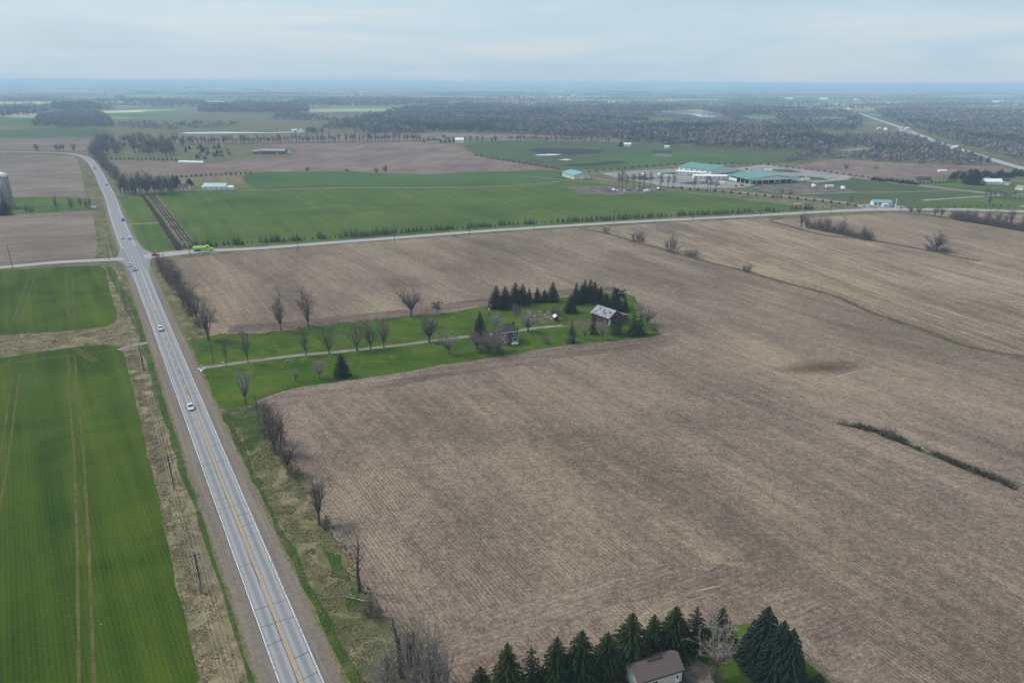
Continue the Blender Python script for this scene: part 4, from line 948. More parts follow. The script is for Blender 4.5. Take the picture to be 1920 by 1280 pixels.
def woodland(name, pos, hgt, rad, con, k, label, group=None):
    n = len(pos); tri = flakes(n, k, False)
    if con.any(): tri[con] = flakes(int(con.sum()), k, True)
    tri[..., 0] = tri[..., 0] * rad[:, None, None] + pos[:, 0][:, None, None]
    tri[..., 1] = tri[..., 1] * rad[:, None, None] + pos[:, 1][:, None, None]
    tri[..., 2] = np.maximum(tri[..., 2], -.02) * hgt[:, None, None] + pos[:, 2][:, None, None]
    V = tri.reshape(-1, 3); F = np.arange(len(V)).reshape(-1, 3)
    tint = np.clip(np.where(con, rng.uniform(.84, 1, n), rng.uniform(0, .80, n) * rng.uniform(.7, 1, n)), 0, 1); tint = np.repeat(tint, k * 3)
    o = link(bpy.data.objects.new(name, raw(name, V, F, [M['woods']], tint=tint)))
    tag(o, label, 'wood', group, 'stuff'); return o
LAKES = [[G(*q) for q in p] for p in ([(1233, 211.5), (1300, 207.5), (1345, 213), (1356, 219), (1340, 222.5), (1308, 221), (1290, 216.5)], [(1396, 217), (1444, 218), (1452, 224), (1425, 225.5), (1404, 222)], [(1562, 284), (1600, 277), (1634, 275.5), (1630, 284), (1590, 287)], [(1775, 239), (1815, 237), (1856, 240), (1815, 243)])]
HW = [(v.x, v.y) for v in hw]
LOW = [[G(*q) for q in p] for p in ([(1222, 212), (1300, 214), (1345, 220), (1368, 219), (1385, 240), (1210, 240)], [(1388, 219), (1455, 223), (1475, 242), (1375, 240)], [(1556, 283), (1640, 281), (1648, 296), (1550, 298)])]
def wood(pix, spacing, hh, pcon, label, k=12, clear=True, ragged=True, thin=0.0):
    poly = [G(*q) for q in pix]; xs = [p.x for p in poly]; ys = [p.y for p in poly]
    A = (max(xs) - min(xs)) * (max(ys) - min(ys)); n = int(A / spacing ** 2)
    x = rng.uniform(min(xs), max(xs), n); y = rng.uniform(min(ys), max(ys), n); ok = in_poly(x, y, poly)
    for L_ in LAKES: ok &= ~in_poly(x, y, L_)
    x, y = x[ok], y[ok]
    if clear:
        d = np.full(len(x), 1e9)
        for (ax, ay), (bx, by) in zip(HW[:-1], HW[1:]):
            t = np.clip(((x - ax) * (bx - ax) + (y - ay) * (by - ay)) / ((bx - ax) ** 2 + (by - ay) ** 2), 0, 1)
            d = np.minimum(d, np.hypot(x - ax - t * (bx - ax), y - ay - t * (by - ay)))
        x, y = x[d > 24], y[d > 24]
    nz = np.array([mnoise.noise(Vector((a * .006, b * .006, 1))) for a, b in zip(x, y)]); nz2 = np.array([mnoise.noise(Vector((a * .004, b * .003, 9))) for a, b in zip(x, y)])
    keep = nz2 > -.75 + thin; x, y, nz = x[keep], y[keep], nz[keep]
    con = rng.random(len(x)) < np.clip((pcon + nz * 1.3 - .5) * 2.2 + .5, .03, .97)
    h = rng.uniform(.7, 1.15, len(x)) * hh * np.where(con, 1.05, 1.0); r = h * np.where(con, .26, .36) * max(1, spacing / 7)
    for L_ in LOW: h[in_poly(x, y, L_)] *= .22
    return woodland('woodland', np.stack([x, y, np.zeros(len(x))], 1), h, r, con, k, label)
wood([(575, 252), (700, 251), (850, 249), (960, 251), (1110, 257), (1147, 259), (1175, 267), (1270, 272), (1372, 278), (1440, 281), (1540, 281), (1560, 268), (1500, 240), (1300, 233), (1100, 228), (900, 230), (760, 226), (640, 234)], 8.5, 14, .42, 'broad mixed wood behind the far ploughed field', 16, thin=.12)
wood([(640, 233), (760, 225), (900, 229), (1100, 227), (1300, 232), (1500, 239), (1600, 248), (1620, 225), (1590, 214), (1450, 205), (1200, 202), (960, 206), (855, 202), (805, 202), (755, 207), (700, 221)], 12, 15, .30, 'hazy wood round the far lake', 11, thin=.42)
wood([(1540, 282), (1516, 293), (1580, 300), (1690, 306), (1790, 311), (1860, 311), (1840, 298), (1770, 278), (1700, 260), (1620, 250), (1560, 262)], 8, 11, .10, 'grey leafless wood left of the highway', thin=.3)
wood([(1465, 303), (1520, 307), (1535, 298), (1515, 292), (1475, 297)], 7, 8, .0, 'grey scrub at the end of the green pasture')
wood([(1720, 250), (1800, 272), (1920, 306), (2150, 345), (2150, 260), (1920, 240), (1820, 236), (1740, 238)], 9, 11, .14, 'grey leafless wood right of the highway', thin=.38)
wood([(1660, 226), (1720, 246), (1900, 232), (2100, 240), (2100, 206), (1920, 210), (1700, 203), (1640, 208)], 15, 13, .25, 'hazy wood beyond the highway bend', 8, thin=.35)
wood([(62, 238), (120, 240), (215, 239), (205, 225), (190, 214), (120, 213), (75, 219)], 7.5, 12, .0, 'purplish bare wood left of the road bend')
wood([(98, 207), (189, 208), (190, 200), (170, 197), (100, 198)], 9, 16, 1.0, 'dark conifer plantation near the left edge')
wood([(-200, 219), (0, 219), (70, 216), (100, 208), (60, 206), (-200, 208)], 11, 14, .7, 'dark wooded strip at the left edge', 9)
wood([(372, 211), (450, 212), (575, 212), (580, 206), (560, 200), (460, 198), (385, 200)], 9.5, 16, .12, 'bare wood block in the middle distance left of centre')
wood([(540, 211), (660, 232), (600, 229), (500, 224)], 12, 10, .2, 'thin scrub before the far wood', 8, thin=.4)
wood([(220, 240), (330, 246), (340, 236), (260, 228), (225, 232)], 12, 7, .1, 'low scrub on the pasture behind the road bend', 8, thin=.5)
wood([(330, 239), (375, 241), (440, 240), (445, 233), (345, 233)], 14, 9, .5, 'trees round the small far farm', 8, thin=.2)
wood([(840, 206), (960, 204), (960, 196), (860, 195)], 14, 14, .2, 'hazy wood beyond the brown field', 7)
wood([(530, 199), (660, 198), (760, 197), (840, 195), (840, 189), (700, 188), (560, 190)], 18, 16, .15, 'hazy belt of woods behind the white far barns', 7)
wood([(265, 195), (380, 197), (382, 192), (280, 189)], 16, 14, .4, 'far trees round the hazy village', 7, thin=.2)
# tree belts out to the horizon
pos, hg, rd, cn = [], [], [], []
for b in range(420):
    py = 159.8 + 46 * random.random() ** 1.6; px = random.uniform(-500, 2420); c0 = G(px, py + (px - 960) * .0)
    if c0.length > 30000 or c0.length < 2300: continue
    if c0.length < 3200 and 560 < px < 1700: continue
    ln_, dp = random.uniform(150, 900), random.uniform(15, 130); a = random.choice((CR11, CR3, CR11)) + random.uniform(-.1, .1); sz = max(1, c0.length / 4500)
    n = int(min(150, ln_ * dp / (300 * sz * sz) + ln_ / (14 * sz)))
    for i in range(n):
        u, v = random.uniform(-.5, .5) * ln_ * (1 + .3 * sz), random.uniform(-.5, .5) * dp; x, y = c0.x + u * math.cos(a) - v * math.sin(a), c0.y + u * math.sin(a) + v * math.cos(a)
        if any(in_poly(np.array([x]), np.array([y]), L_)[0] for L_ in LAKES[:2]): continue
        pos.append((x, y, terrain_z(x, y) - .5)); h = random.uniform(9, 17); hg.append(h); rd.append(h * .5 * sz); cn.append(random.random() < .25)
woodland('woodland', np.array(pos), np.array(hg), np.array(rd), np.array(cn), 7, 'hazy tree belts between the fields out to the horizon')

# ------------------------------------------------------------------ dead grass, stones, clods
def scatter(name, pix, dens, hh, mat, label, cat, z0=.02, wide=.16, lean=1.0, world=False, cap=40000):
    poly = [G(*q) for q in pix]; xs = [p.x for p in poly]; ys = [p.y for p in poly]
    n = min(cap * 3, int((max(xs) - min(xs)) * (max(ys) - min(ys)) * dens)); x = rng.uniform(min(xs), max(xs), n); y = rng.uniform(min(ys), max(ys), n); ok = in_poly(x, y, poly); x, y = x[ok][:cap], y[ok][:cap]
    nz = np.array([mnoise.noise(Vector((a * .22, b * .22, 1))) for a, b in zip(x, y)]); k_ = nz > -.15; x, y = x[k_], y[k_]; n = len(x)
    tri = np.zeros((n, 3, 3, 3)); h = rng.uniform(.5, 1.2, n) * hh
    for k in range(3):
        a = rng.uniform(0, 6.28, n); w = rng.uniform(.5, 1, n) * wide
        tri[:, k, 0] = np.stack([x - np.cos(a) * w, y - np.sin(a) * w, np.full(n, z0)], 1); tri[:, k, 1] = np.stack([x + np.cos(a) * w, y + np.sin(a) * w, np.full(n, z0)], 1)
        tri[:, k, 2] = np.stack([x + rng.normal(0, lean, n) * h, y + rng.normal(0, lean, n) * h, z0 + h], 1)
    V = tri.reshape(-1, 3)
    o = link(bpy.data.objects.new(name, raw(name, V, np.arange(len(V)).reshape(-1, 3), [mat], tint=np.repeat(rng.random(n), 9))))
    return tag(o, label, cat, None, 'stuff')
M['tuft'] = tinted('straw_tufts', [(0, (.12, .105, .045)), (.5, (.24, .195, .112)), (1, (.36, .295, .18))])
M['tuftgreen'] = tinted('green_tufts', [(0, (.07, .085, .025)), (.45, (.14, .14, .05)), (.7, (.21, .18, .09)), (1, (.30, .245, .14))])
M['tuftbrown'] = tinted('weed_tufts', [(0, (.06, .045, .035)), (.5, (.14, .10, .075)), (1, (.25, .20, .13))])
ditch = [(236, 655), (262, 652), (292, 745), (320, 840), (352, 950), (395, 1090), (445, 1250), (475, 1340), (385, 1340), (356, 1197), (326, 1067), (302, 957), (283, 870), (266, 795), (253, 740)]
scatter('dead_grass', ditch, 7, .20, M['tuft'], 'dead straw-coloured grass lining the ditch left of the near road', 'grass', .04)
scatter('dead_grass', [(-100, 676), (0, 668), (140, 648), (225, 647), (270, 640), (250, 590), (215, 503), (201, 503), (222, 592), (218, 604), (140, 621), (-100, 637)], 2.2, .22, M['tuft'], 'dead straw-coloured grass between the two wheat fields', 'grass', .02)
scatter('verge_grass', [(420, 775), (470, 758), (497, 780), (550, 880), (607, 980), (652, 1048), (707, 1140), (760, 1260), (775, 1300), (670, 1300), (600, 1160), (520, 995), (450, 845)], 5, .18, M['tuftgreen'], 'mixed green and straw grass on the verge right of the near road', 'grass', .03)
scatter('weeds', [(480, 752), (500, 760), (530, 815), (560, 872), (612, 968), (640, 1010), (690, 1098), (740, 1172), (760, 1240), (745, 1240), (735, 1180), (682, 1107), (632, 1018), (607, 978), (575, 900), (550, 880), (522, 824)], 4.0, .40, M['tuftbrown'], 'brown weeds along the field edge beside the near road', 'weeds', .03)
scatter('weeds', [(322, 487), (300, 490), (330, 560), (372, 630), (400, 632), (385, 612), (352, 560)], 1.2, .6, M['tuftbrown'], 'brown weeds under the roadside row south of the crossing', 'weeds', .02)
scatter('straw_litter', [(560, 880), (700, 1100), (770, 1250), (1100, 1150), (1300, 1080), (1500, 1120), (1650, 1290), (1900, 1290), (1930, 1000), (1600, 860), (1100, 800), (700, 790), (540, 800)], 1.6, .08, M['tuft'], 'pale corn stubble littering the ploughed field', 'stubble', .02, .14, 1.2, cap=46000)
def fence_strip(pix, w, label, dens=1.2):
    p = px_path(pix, 5); ribbon('fence_line', p, w, M['fenceline'], Z * 4, jag=.5)
    left, right = [], []
    for i, q in enumerate(p):
        a = p[max(0, i - 1)]; b = p[min(len(p) - 1, i + 1)]; d = (b - a).normalized(); nr = Vector((d.y, -d.x, 0)) * w * .5; left.append(P(q + nr)); right.append(P(q - nr))
    return scatter('fence_line_weeds', left + right[::-1], dens, .55, M['tuftbrown'] if 'brown' in label else M['tuftgreen'], label, 'weeds', .06)
fence_strip([(1085, 429), (1115, 433), (1150, 441), (1187, 452), (1237, 466), (1290, 481), (1325, 491), (1380, 504), (1464, 528), (1560, 554), (1633, 585), (1732, 619), (1802, 646), (1858, 658), (1920, 668), (2050, 688)], 3.4, 'green weeds along the long fence line dividing the ploughed fields', .9)
fence_strip([(1442, 415), (1480, 424), (1540, 440), (1640, 452), (1740, 470), (1790, 481), (1835, 489)], 3.6, 'brown weeds under the eastern hedgerow', .9)
fence_strip([(410, 627), (480, 626), (530, 620), (587, 612), (730, 597), (800, 591)], 1.6, 'brown weeds along the lawn edge under the dark bare trees', 2)
fence_strip([(1700, 400), (1760, 406), (1800, 413), (1920, 434)], 4, 'brown weeds under the thick right-hand hedge', .6)
rub = px_path([(1572, 791), (1600, 797), (1650, 812), (1720, 838), (1800, 872), (1860, 895), (1905, 915)], 2)
ribbon('stone_strip', rub, 3.6, M['fenceline'], Z * 3, jag=.5, widths=lambda t, p: 1.0 + 3.2 * math.sin(math.pi * min(1, .1 + t * .85)) ** .6)
st = MB(); br = Tri()
random.seed(77)
def rock(mb, c, r):
    vs = []; 
    for z, k in ((-.35, .8), (.25, 1.0), (.75, .55)):
        for i in range(6):
            a = i * 1.047 + random.uniform(-.2, .2); q = r * k * random.uniform(.75, 1.15); vs.append((c[0] + q * math.cos(a), c[1] + q * math.sin(a), c[2] + z * r * random.uniform(.8, 1.1)))
    fs = [(k * 6 + i, k * 6 + (i + 1) % 6, k * 6 + 6 + (i + 1) % 6, k * 6 + 6 + i) for k in range(2) for i in range(6)] + [tuple(range(12, 18))]
    mb.add(vs, fs)
for i in range(64):
    p, d = along(rub, random.random()); nr = Vector((d.y, -d.x, 0)); q = p + nr * random.uniform(-1.3, .5); rock(st, (q.x, q.y, .1), random.uniform(.12, .42))
tag(st.build('stone_heap', M['stone']), 'field stones heaped along the weedy strip in the right-hand field', 'stones', kind='stuff')
lp = [P(q + Vector((-.9, -1.2, 0))) for q in rub]; rp = [P(q + Vector((.9, 1.2, 0))) for q in rub]
M['tuftdark'] = tinted('dead_bramble', [(0, (.04, .033, .027)), (.6, (.095, .075, .055)), (.8, (.08, .10, .035)), (1, (.18, .14, .10))])
scatter('brambles', lp + rp[::-1], 9, .95, M['tuftdark'], 'dark dead brambles covering the stone strip in the right-hand field', 'brambles', .05)

# ------------------------------------------------------------------ building kit (local x = ridge direction, y = depth, origin at base centre)
def gable(root, L, W, h, rise, wall, roof, over=.45, th=.16, name='wall'):
    MB().prismx([(-W / 2, 0), (W / 2, 0), (W / 2, h), (0, h + rise), (-W / 2, h)], -L / 2, L / 2).build(name, M[wall], root)
    k = rise / (W / 2); ro = None
    for s in (-1, 1):
        y0, z0 = s * (W / 2 + over), h - over * k; m = MB()
        poly = [(0 if s > 0 else 0, h + rise + .02), (y0, z0 + .02), (y0, z0 + th), (0, h + rise + th + .03)]
        m.prismx(poly, -L / 2 - over, L / 2 + over); ro = m.build('roof', M[roof], root)
    return ro
def window(root, face, u, z, w, h, half, frame='white', pane='glass', name='window', bars=True):
    """a framed opening set on one of the four walls; half = distance of that wall from the centre"""
    t = .07
    def bx(m, u0, u1, z0, z1, d0, d1):
        a, b = half + d0, half + d1
        if face == 'S': m.box(u0, u1, -b, -a, z0, z1)
        elif face == 'N': m.box(u0, u1, a, b, z0, z1)
        elif face == 'E': m.box(a, b, u0, u1, z0, z1)
        else: m.box(-b, -a, u0, u1, z0, z1)
    m = MB(); f = max(.08, w * .09)
    bx(m, u - w / 2 - f, u + w / 2 + f, z - f, z, 0.003, t); bx(m, u - w / 2 - f, u + w / 2 + f, z + h, z + h + f, .003, t)
    bx(m, u - w / 2 - f, u - w / 2, z, z + h, .003, t); bx(m, u + w / 2, u + w / 2 + f, z, z + h, .003, t)
    if bars: bx(m, u - .03, u + .03, z, z + h, .003, t)
    o = m.build(name, M[frame], root); m = MB(); bx(m, u - w / 2, u + w / 2, z, z + h, .004, .03); m.build('pane', M[pane], o); return o
def face_door(root, face, u, w, h, half, mat='white', name='door', z=0):
    m = MB(); a, b = half + .003, half + .06
    if face == 'S': m.box(u - w / 2, u + w / 2, -b, -a, z, z + h)
    elif face == 'N': m.box(u - w / 2, u + w / 2, a, b, z, z + h)
    elif face == 'E': m.box(a, b, u - w / 2, u + w / 2, z, z + h)
    else: m.box(-b, -a, u - w / 2, u + w / 2, z, z + h)
    return m.build(name, M[mat], root)

# tan garage at the bottom
A, B, C_, D = G(1170, 1242, 3), G(1251, 1217, 3), G(1289.5, 1253, 3), G(1195, 1280, 3)
cg = (A + B + C_ + D) / 4; ag = math.atan2((B - A + C_ - D).y, (B - A + C_ - D).x)
Lg = ((B - A).length + (C_ - D).length) / 2 - .6; Wg = ((D - A).length + (C_ - B).length) / 2 - .6
gr = empty('garage', (cg.x, cg.y, .1), ag, 'tan garage with brown shingled roof behind the bottom row of spruces', 'garage')
rr = gable(gr, Lg, Wg, 2.95, 1.45, 'cream', 'brownroof', .3, .14)
MB().box(-1.6, 1.5, -.16, .16, 4.45, 4.70).build('ridge_vent', M['browntrim'], rr)
for s in (-1, 1):
    MB().box(-Lg / 2 - .3, Lg / 2 + .3, s * (Wg / 2 + .31), s * (Wg / 2 + .45), 2.62, 2.82).build('gutter', M['browntrim'], gr)
for s in (-1, 1):
    for q in (-1, 1): MB().box(s * Lg / 2 + (0.004 if s > 0 else -.06), s * Lg / 2 + (.06 if s > 0 else -.004), q * Wg / 2 - (.14 if q > 0 else 0), q * Wg / 2 + (.0 if q > 0 else .14), 0, 2.9).build('corner_board', M['white'], gr)
dd = face_door(gr, 'W', .3, 2.6, 2.2, Lg / 2, 'white', 'garage_door')
for k in range(4): MB().box(-Lg / 2 - .085, -Lg / 2 - .061, -.95, 1.55, .1 + .54 * k, .56 + .54 * k).build('panel', M['white'], dd)
d2 = face_door(gr, 'S', Lg / 2 - .9, .95, 2.05, Wg / 2, 'white', 'door'); MB().box(Lg / 2 - 1.12, Lg / 2 - .72, -Wg / 2 - .085, -Wg / 2 - .06, 1.05, 1.75).build('pane', M['glass'], d2)
MB().box(Lg / 2 - .58, Lg / 2 - .53, -Wg / 2 - .12, -Wg / 2 - .06, .98, 1.06).build('handle', M['chrome'], d2)
window(gr, 'S', -1.0, 1.1, 1.1, .8, Wg / 2)

# barn
N_, L_, R_ = G(1141, 611), G(1112, 601), G(1176, 607)
ux = (L_ - N_).normalized(); lb = (L_ - N_).length + 1.2; wb = 8.6; uy = Vector((-ux.y, ux.x, 0))
if uy.dot(R_ - N_) < 0: uy = -uy
cb = N_ + ux * lb / 2 + uy * wb / 2
ab = math.atan2(ux.y, ux.x)            # local +x runs away from the near corner
barn = empty('barn', (cb.x, cb.y, .09), ab, 'weathered red barn with patchy grey steel roof on the farm lawn', 'barn')
hb = 3.6; rb = 2.5
rf = gable(barn, lb, wb, hb, rb, 'barnred', 'barnroof', .4, .12)
near_y = -1 if (Matrix.Rotation(-ab, 3, 'Z') @ (N_ - cb)).y < 0 else 1
for k in range(int(lb / .45)):
    x = -lb / 2 + .22 + k * .45; m = MB(); y = near_y * wb / 2; m.box(x - .05, x + .05, *(sorted((y + near_y * .003, y + near_y * .05))), .2, hb - .15); m.build('batten', M['barnred'], barn)
MB().box(-lb / 2 - .12, -lb / 2 - .004, *sorted((near_y * wb / 2, near_y * (wb / 2 - .9))), 0, 2.6).build('door', M['white'], barn)
MB().box(-lb / 2 - .10, -lb / 2 - .004, -.6, .8, 2.4, 3.6).build('hay_door', M['dark'], barn)
lt = MB().prismx([(-near_y * wb / 2, 0), (-near_y * (wb / 2 + 4.2), 0), (-near_y * (wb / 2 + 4.2), 2.2), (-near_y * wb / 2, 3.4)], -lb / 2 + .02, lb / 2 - 1.5).build('lean_to', M['barnred'], barn)
MB().prismx([(-near_y * (wb / 2 + .0), 3.45), (-near_y * (wb / 2 + 4.5), 2.15), (-near_y * (wb / 2 + 4.5), 2.3), (-near_y * (wb / 2 + .0), 3.6)], -lb / 2 - .2, lb / 2 - 1.3).build('lean_to_roof', M['barnroof'], lt)
rndz = random.Random(4)
for k in range(14):                       # patches of replaced and rusted sheet on the visible slope
    x = rndz.uniform(-lb / 2 + .3, lb / 2 - .9); t0 = rndz.uniform(.08, .75); ln = rndz.uniform(.1, .22); sl_ = wb / 2 + .4; w_ = rndz.uniform(.4, .9)
    f_ = lambda t: (near_y * sl_ * t, hb + rb - (hb + rb - (hb - .4 * rb / (wb / 2))) * t + .155)
    (y0, z0), (y1, z1) = f_(t0), f_(t0 + ln)
    MB().prismx([(y0, z0), (y1, z1), (y1, z1 + .02), (y0, z0 + .02)], x, x + w_).build('roof_patch', M['shingle'] if k % 3 else M['barnroof'], rf)

# brick house
hc = G(957, 646) + Vector((math.cos(LANE + R(90)), math.sin(LANE + R(90)), 0)) * 3.9
house = empty('house', (hc.x, hc.y, .09), LANE, 'two-storey brown brick farmhouse with charcoal hip roof beside the driveway', 'house')
Wm, Dm, Hm = 7.0, 7.4, 5.6
MB().box(-Wm / 2, Wm / 2, -Dm / 2, Dm / 2, 0, Hm).build('wall', M['brick'], house)
o_ = .5; hip = MB(); hx = 1.4
hip.add([(-Wm / 2 - o_, -Dm / 2 - o_, Hm), (Wm / 2 + o_, -Dm / 2 - o_, Hm), (Wm / 2 + o_, Dm / 2 + o_, Hm), (-Wm / 2 - o_, Dm / 2 + o_, Hm), (-hx, 0, Hm + 2.2), (hx, 0, Hm + 2.2)], [(0, 1, 5, 4), (1, 2, 5), (2, 3, 4, 5), (3, 0, 4), (0, 3, 2, 1)])
hr = hip.build('roof', M['shingle'], house)
ch = MB().box(2.2, 2.9, -.5, .2, Hm + .4, Hm + 2.9); ch.build('chimney', M['browntrim'], hr)
MB().box(-Wm / 2 - o_, Wm / 2 + o_, -Dm / 2 - o_ - .02, -Dm / 2 - o_ + .06, Hm - .22, Hm - .004).build('eave_board', M['white'], hr)
for u, z, w_, h_ in ((-1.9, 3.9, 1.2, 1.1), (2.0, 3.9, 1.2, 1.1), (2.0, 1.3, 1.7, 1.4), (-1.9, 1.3, 1.2, 1.3)): window(house, 'S', u, z, w_, h_, Dm / 2)
for u, z in ((-1.8, 3.9), (1.8, 3.9), (1.8, 1.3)): window(house, 'E', u, z, 1.1, 1.2, Wm / 2)
MB().box(Wm / 2 + .004, Wm / 2 + .12, -Dm / 2, -Dm / 2 + .25, 0, Hm - .1).build('downpipe', M['white'], house)
pc = MB().box(Wm / 2 + .01, Wm / 2 + 1.4, -1.2, .4, 2.5, 2.68).build('porch_roof', M['shingle'], house)
MB().box(Wm / 2 + .004, Wm / 2 + .07, -.9, .1, 0, 2.1).build('door', M['white'], house)
wg = MB().prismx([(-2.6, 0), (2.6, 0), (2.6, 3.0), (0, 5.0), (-2.6, 3.0)], -Wm / 2 - 6.5, -Wm / 2 - .004).build('wing', M['brick'], house)
for s in (-1, 1): MB().prismx([(0, 5.03), (s * 3.0, 2.72), (s * 3.0, 2.87), (0, 5.2)], -Wm / 2 - 6.9, -Wm / 2 - .01).build('wing_roof', M['shingle'], wg)
dm = MB().prism([(-Wm / 2 - 4.6, 3.2), (-Wm / 2 - 2.8, 3.2), (-Wm / 2 - 2.8, 4.1), (-Wm / 2 - 3.7, 4.9), (-Wm / 2 - 4.6, 4.1)], -2.7, -.4).build('dormer', M['barnroof'], wg)
MB().box(-Wm / 2 - 4.1, -Wm / 2 - 3.3, -2.76, -2.704, 3.45, 4.2).build('pane', M['glass'], dm)
for u in (-Wm / 2 - 5, -Wm / 2 - 2): window(wg, 'S', u, 1.1, 1.0, 1.3, 2.6)

# small shed in the yard
def shed(px, py, rz, L, W, h, rise, wall, roof, label, cat='shed', door=True, name='shed', wins=0, over=.2, face='S'):
    g = G(px, py); r = empty(name, (g.x, g.y, .1), rz, label, cat); gable(r, L, W, h, rise, wall, roof, over, .1)
    if door: face_door(r, face, L * .2 if face == 'S' else 0, min(1.2, L * .3), min(2.1, h * .8), W / 2 if face == 'S' else L / 2, 'white')
    for k in range(wins): window(r, face, -L / 2 + L * (k + .5) / wins, h * .45, min(1.2, L / wins * .4), h * .3, W / 2 if face == 'S' else L / 2, bars=False)
    return r
shed(1042, 601, LANE + R(90), 2.2, 2.0, 1.9, .8, 'barnred', 'white', 'tiny red shed with white roof in the farmyard')
# silos
def silo(px, py, r, h, label):
    g = G(px, py); o = empty('silo', (g.x, g.y, 0), 0, label, 'silo')
    MB().lathe([(r, -.1), (r, h)], 28).build('barrel', M['concrete'], o, True)
    for k in range(int(h / 1.6)): MB().lathe([(r + .003, 1 + k * 1.6), (r + .06, 1.02 + k * 1.6), (r + .06, 1.1 + k * 1.6), (r + .003, 1.12 + k * 1.6)], 28).build('hoop', M['concrete'], o)
    dome = [(r * 1.03 * math.cos(a), h + .02 + r * .95 * math.sin(a)) for a in [R(q) for q in range(0, 90, 12)]] + [(.05, h + r * .96)]
    dm = MB().lathe(dome, 28).build('dome', M['white'], o, True)
    for k in range(14):
        a = k * 2 * math.pi / 14; MB().box(-.22, .22, r * 1.0, r * 1.035, h + .1, h + 1.5).build('dark_panel', M['dark'], dm).rotation_euler = (0, 0, a)
    MB().box(r - .1, r + .9, -.4, .4, 0, h - .5).build('chute', M['concrete'], o).rotation_euler = (0, 0, R(-20))
silo(18, 389, 4.3, 25, 'tall stained concrete silo with white dome at the left edge')
silo(-2, 392, 3.4, 16, 'shorter silo cut by the left picture edge')
# market buildings
def market(pts, h, rise, label, name='market_building', wall='creamcorr', roof='green', openings=None, over=.8, minW=0):
    n_, l_, r_ = (G(*q) for q in pts); ux = (r_ - n_).normalized(); L = (r_ - n_).length; uy = Vector((-ux.y, ux.x, 0)); W = max(minW, abs((l_ - n_).dot(uy)))
    c = n_ + ux * L / 2 + uy * W / 2; r = empty(name, (c.x, c.y, .15), math.atan2(ux.y, ux.x), label, 'building')
    return r, L, W
# small teal-roofed store: ridge runs left-right away, gable faces the viewer's right
r, L, W = market([(1076, 337), (1045, 331), (1108, 335.5)], 4.5, 2, 'cream steel building with bright teal roof at the end of the green field')
r.rotation_euler.z += R(90)
gable(r, W, L, 4.6, 2.6, 'creamcorr', 'teal', .6, .2)
for k in range(5): window(r, 'N', -W / 2 + W * (k + .5) / 5, 1.6, 1.4, 1.0, L / 2, bars=False)
face_door(r, 'W', 1, 4.2, 3.6, W / 2, 'white', 'overhead_door'); face_door(r, 'W', -4, 1.1, 2.2, W / 2, 'glass', 'door')
# large open-sided market hall
r, L, W = market([(1405, 346), (1348, 337), (1497, 342.5)], 6, 5, 'huge market hall with wide green roof and open dark sides')
gw, gl = W, L
MB().box(-L / 2 + 4, L / 2 - 4, -W / 2 + 5, W / 2 - 1, 0, 4.4).build('wall', M['dark'], r)  # near-black block stands in for the shade inside the open hall
rz_ = 4.8
for s in (-1, 1):
    MB().prism([(0, rz_ + 3.6), (s * (L / 2 + 1.5), rz_), (s * (L / 2 + 1.5), rz_ + .35), (0, rz_ + 4.0)], -W / 2 - 1.5, W / 2 + 1.5).build('roof', M['green'], r)
MB().prism([(-L / 2 + .5, rz_ - .9), (L / 2 - .5, rz_ - .9), (L / 2 - .5, rz_ + .05), (0, rz_ + 3.5), (-L / 2 + .5, rz_ + .05)], -W / 2 - .6, -W / 2 - .2).build('gable_panel', M['white'], r)
for k in range(9):
    x = -L / 2 + 1 + (L - 2) * k / 8; MB().box(x - .2, x + .2, -W / 2 - .15, -W / 2 + .25, 0, rz_ - .9).build('post', M['white'], r)
for k in range(6):
    y = -W / 2 + 1 + (W - 2) * k / 5; MB().box(-L / 2 - .1, -L / 2 + .3, y - .2, y + .2, 0, rz_ - .1).build('post', M['white'], r)
for x in (-L / 2 + 2.5, L * .02, L * .10):
    for s in (-1, 1): MB().tube((x + s * 2.2, -W / 2 - .1, .1), (x - s * 2.2, -W / 2 - .1, 3.8), .16, n=4).build('brace', M['white'], r)
MB().box(-L / 2 - .6, -L / 2 - .1, W * .05, W * .42, 0, 3.2).build('side_panel', M['white'], r)
# second hall behind
r, L, W = market([(1330, 328), (1287, 318.5), (1381, 322)], 5, 3, 'long white market hall with green roof left of the open hall')
gable(r, L * .01 + W, L * .9, 5, 3.4, 'white', 'green', .8, .3); r.rotation_euler.z += R(90)
for k in range(6): window(r, 'N', -W / 2 + W * (k + .5) / 6, 2.0, 2.2, 1.3, L * .45, bars=False)
for k in range(5): window(r, 'W', -9 + k * 4.2, 3.4, 1.6, 1.3, W / 2, bars=False)
g = G(1338, 335); r = empty('market_building', (g.x, g.y, .15), R(-4), 'low white link building between the two green-roofed halls', 'building')
gable(r, 46, 9, 3.2, 1.1, 'white', 'white', .3, .2)
for k in range(9): window(r, 'S', -20 + k * 5, 1.2, 1.6, 1.1, 4.5, bars=False)
g = G(1295, 327); r = empty('loading_shed', (g.x, g.y, .15), R(-28), 'long white loading shed left of the green-roofed halls', 'shed')
gable(r, 34, 5, 2.8, .7, 'white', 'white', .3, .2)
for k in range(8): window(r, 'S', -15 + k * 4.2, .9, 1.5, 1.0, 2.5, bars=False)
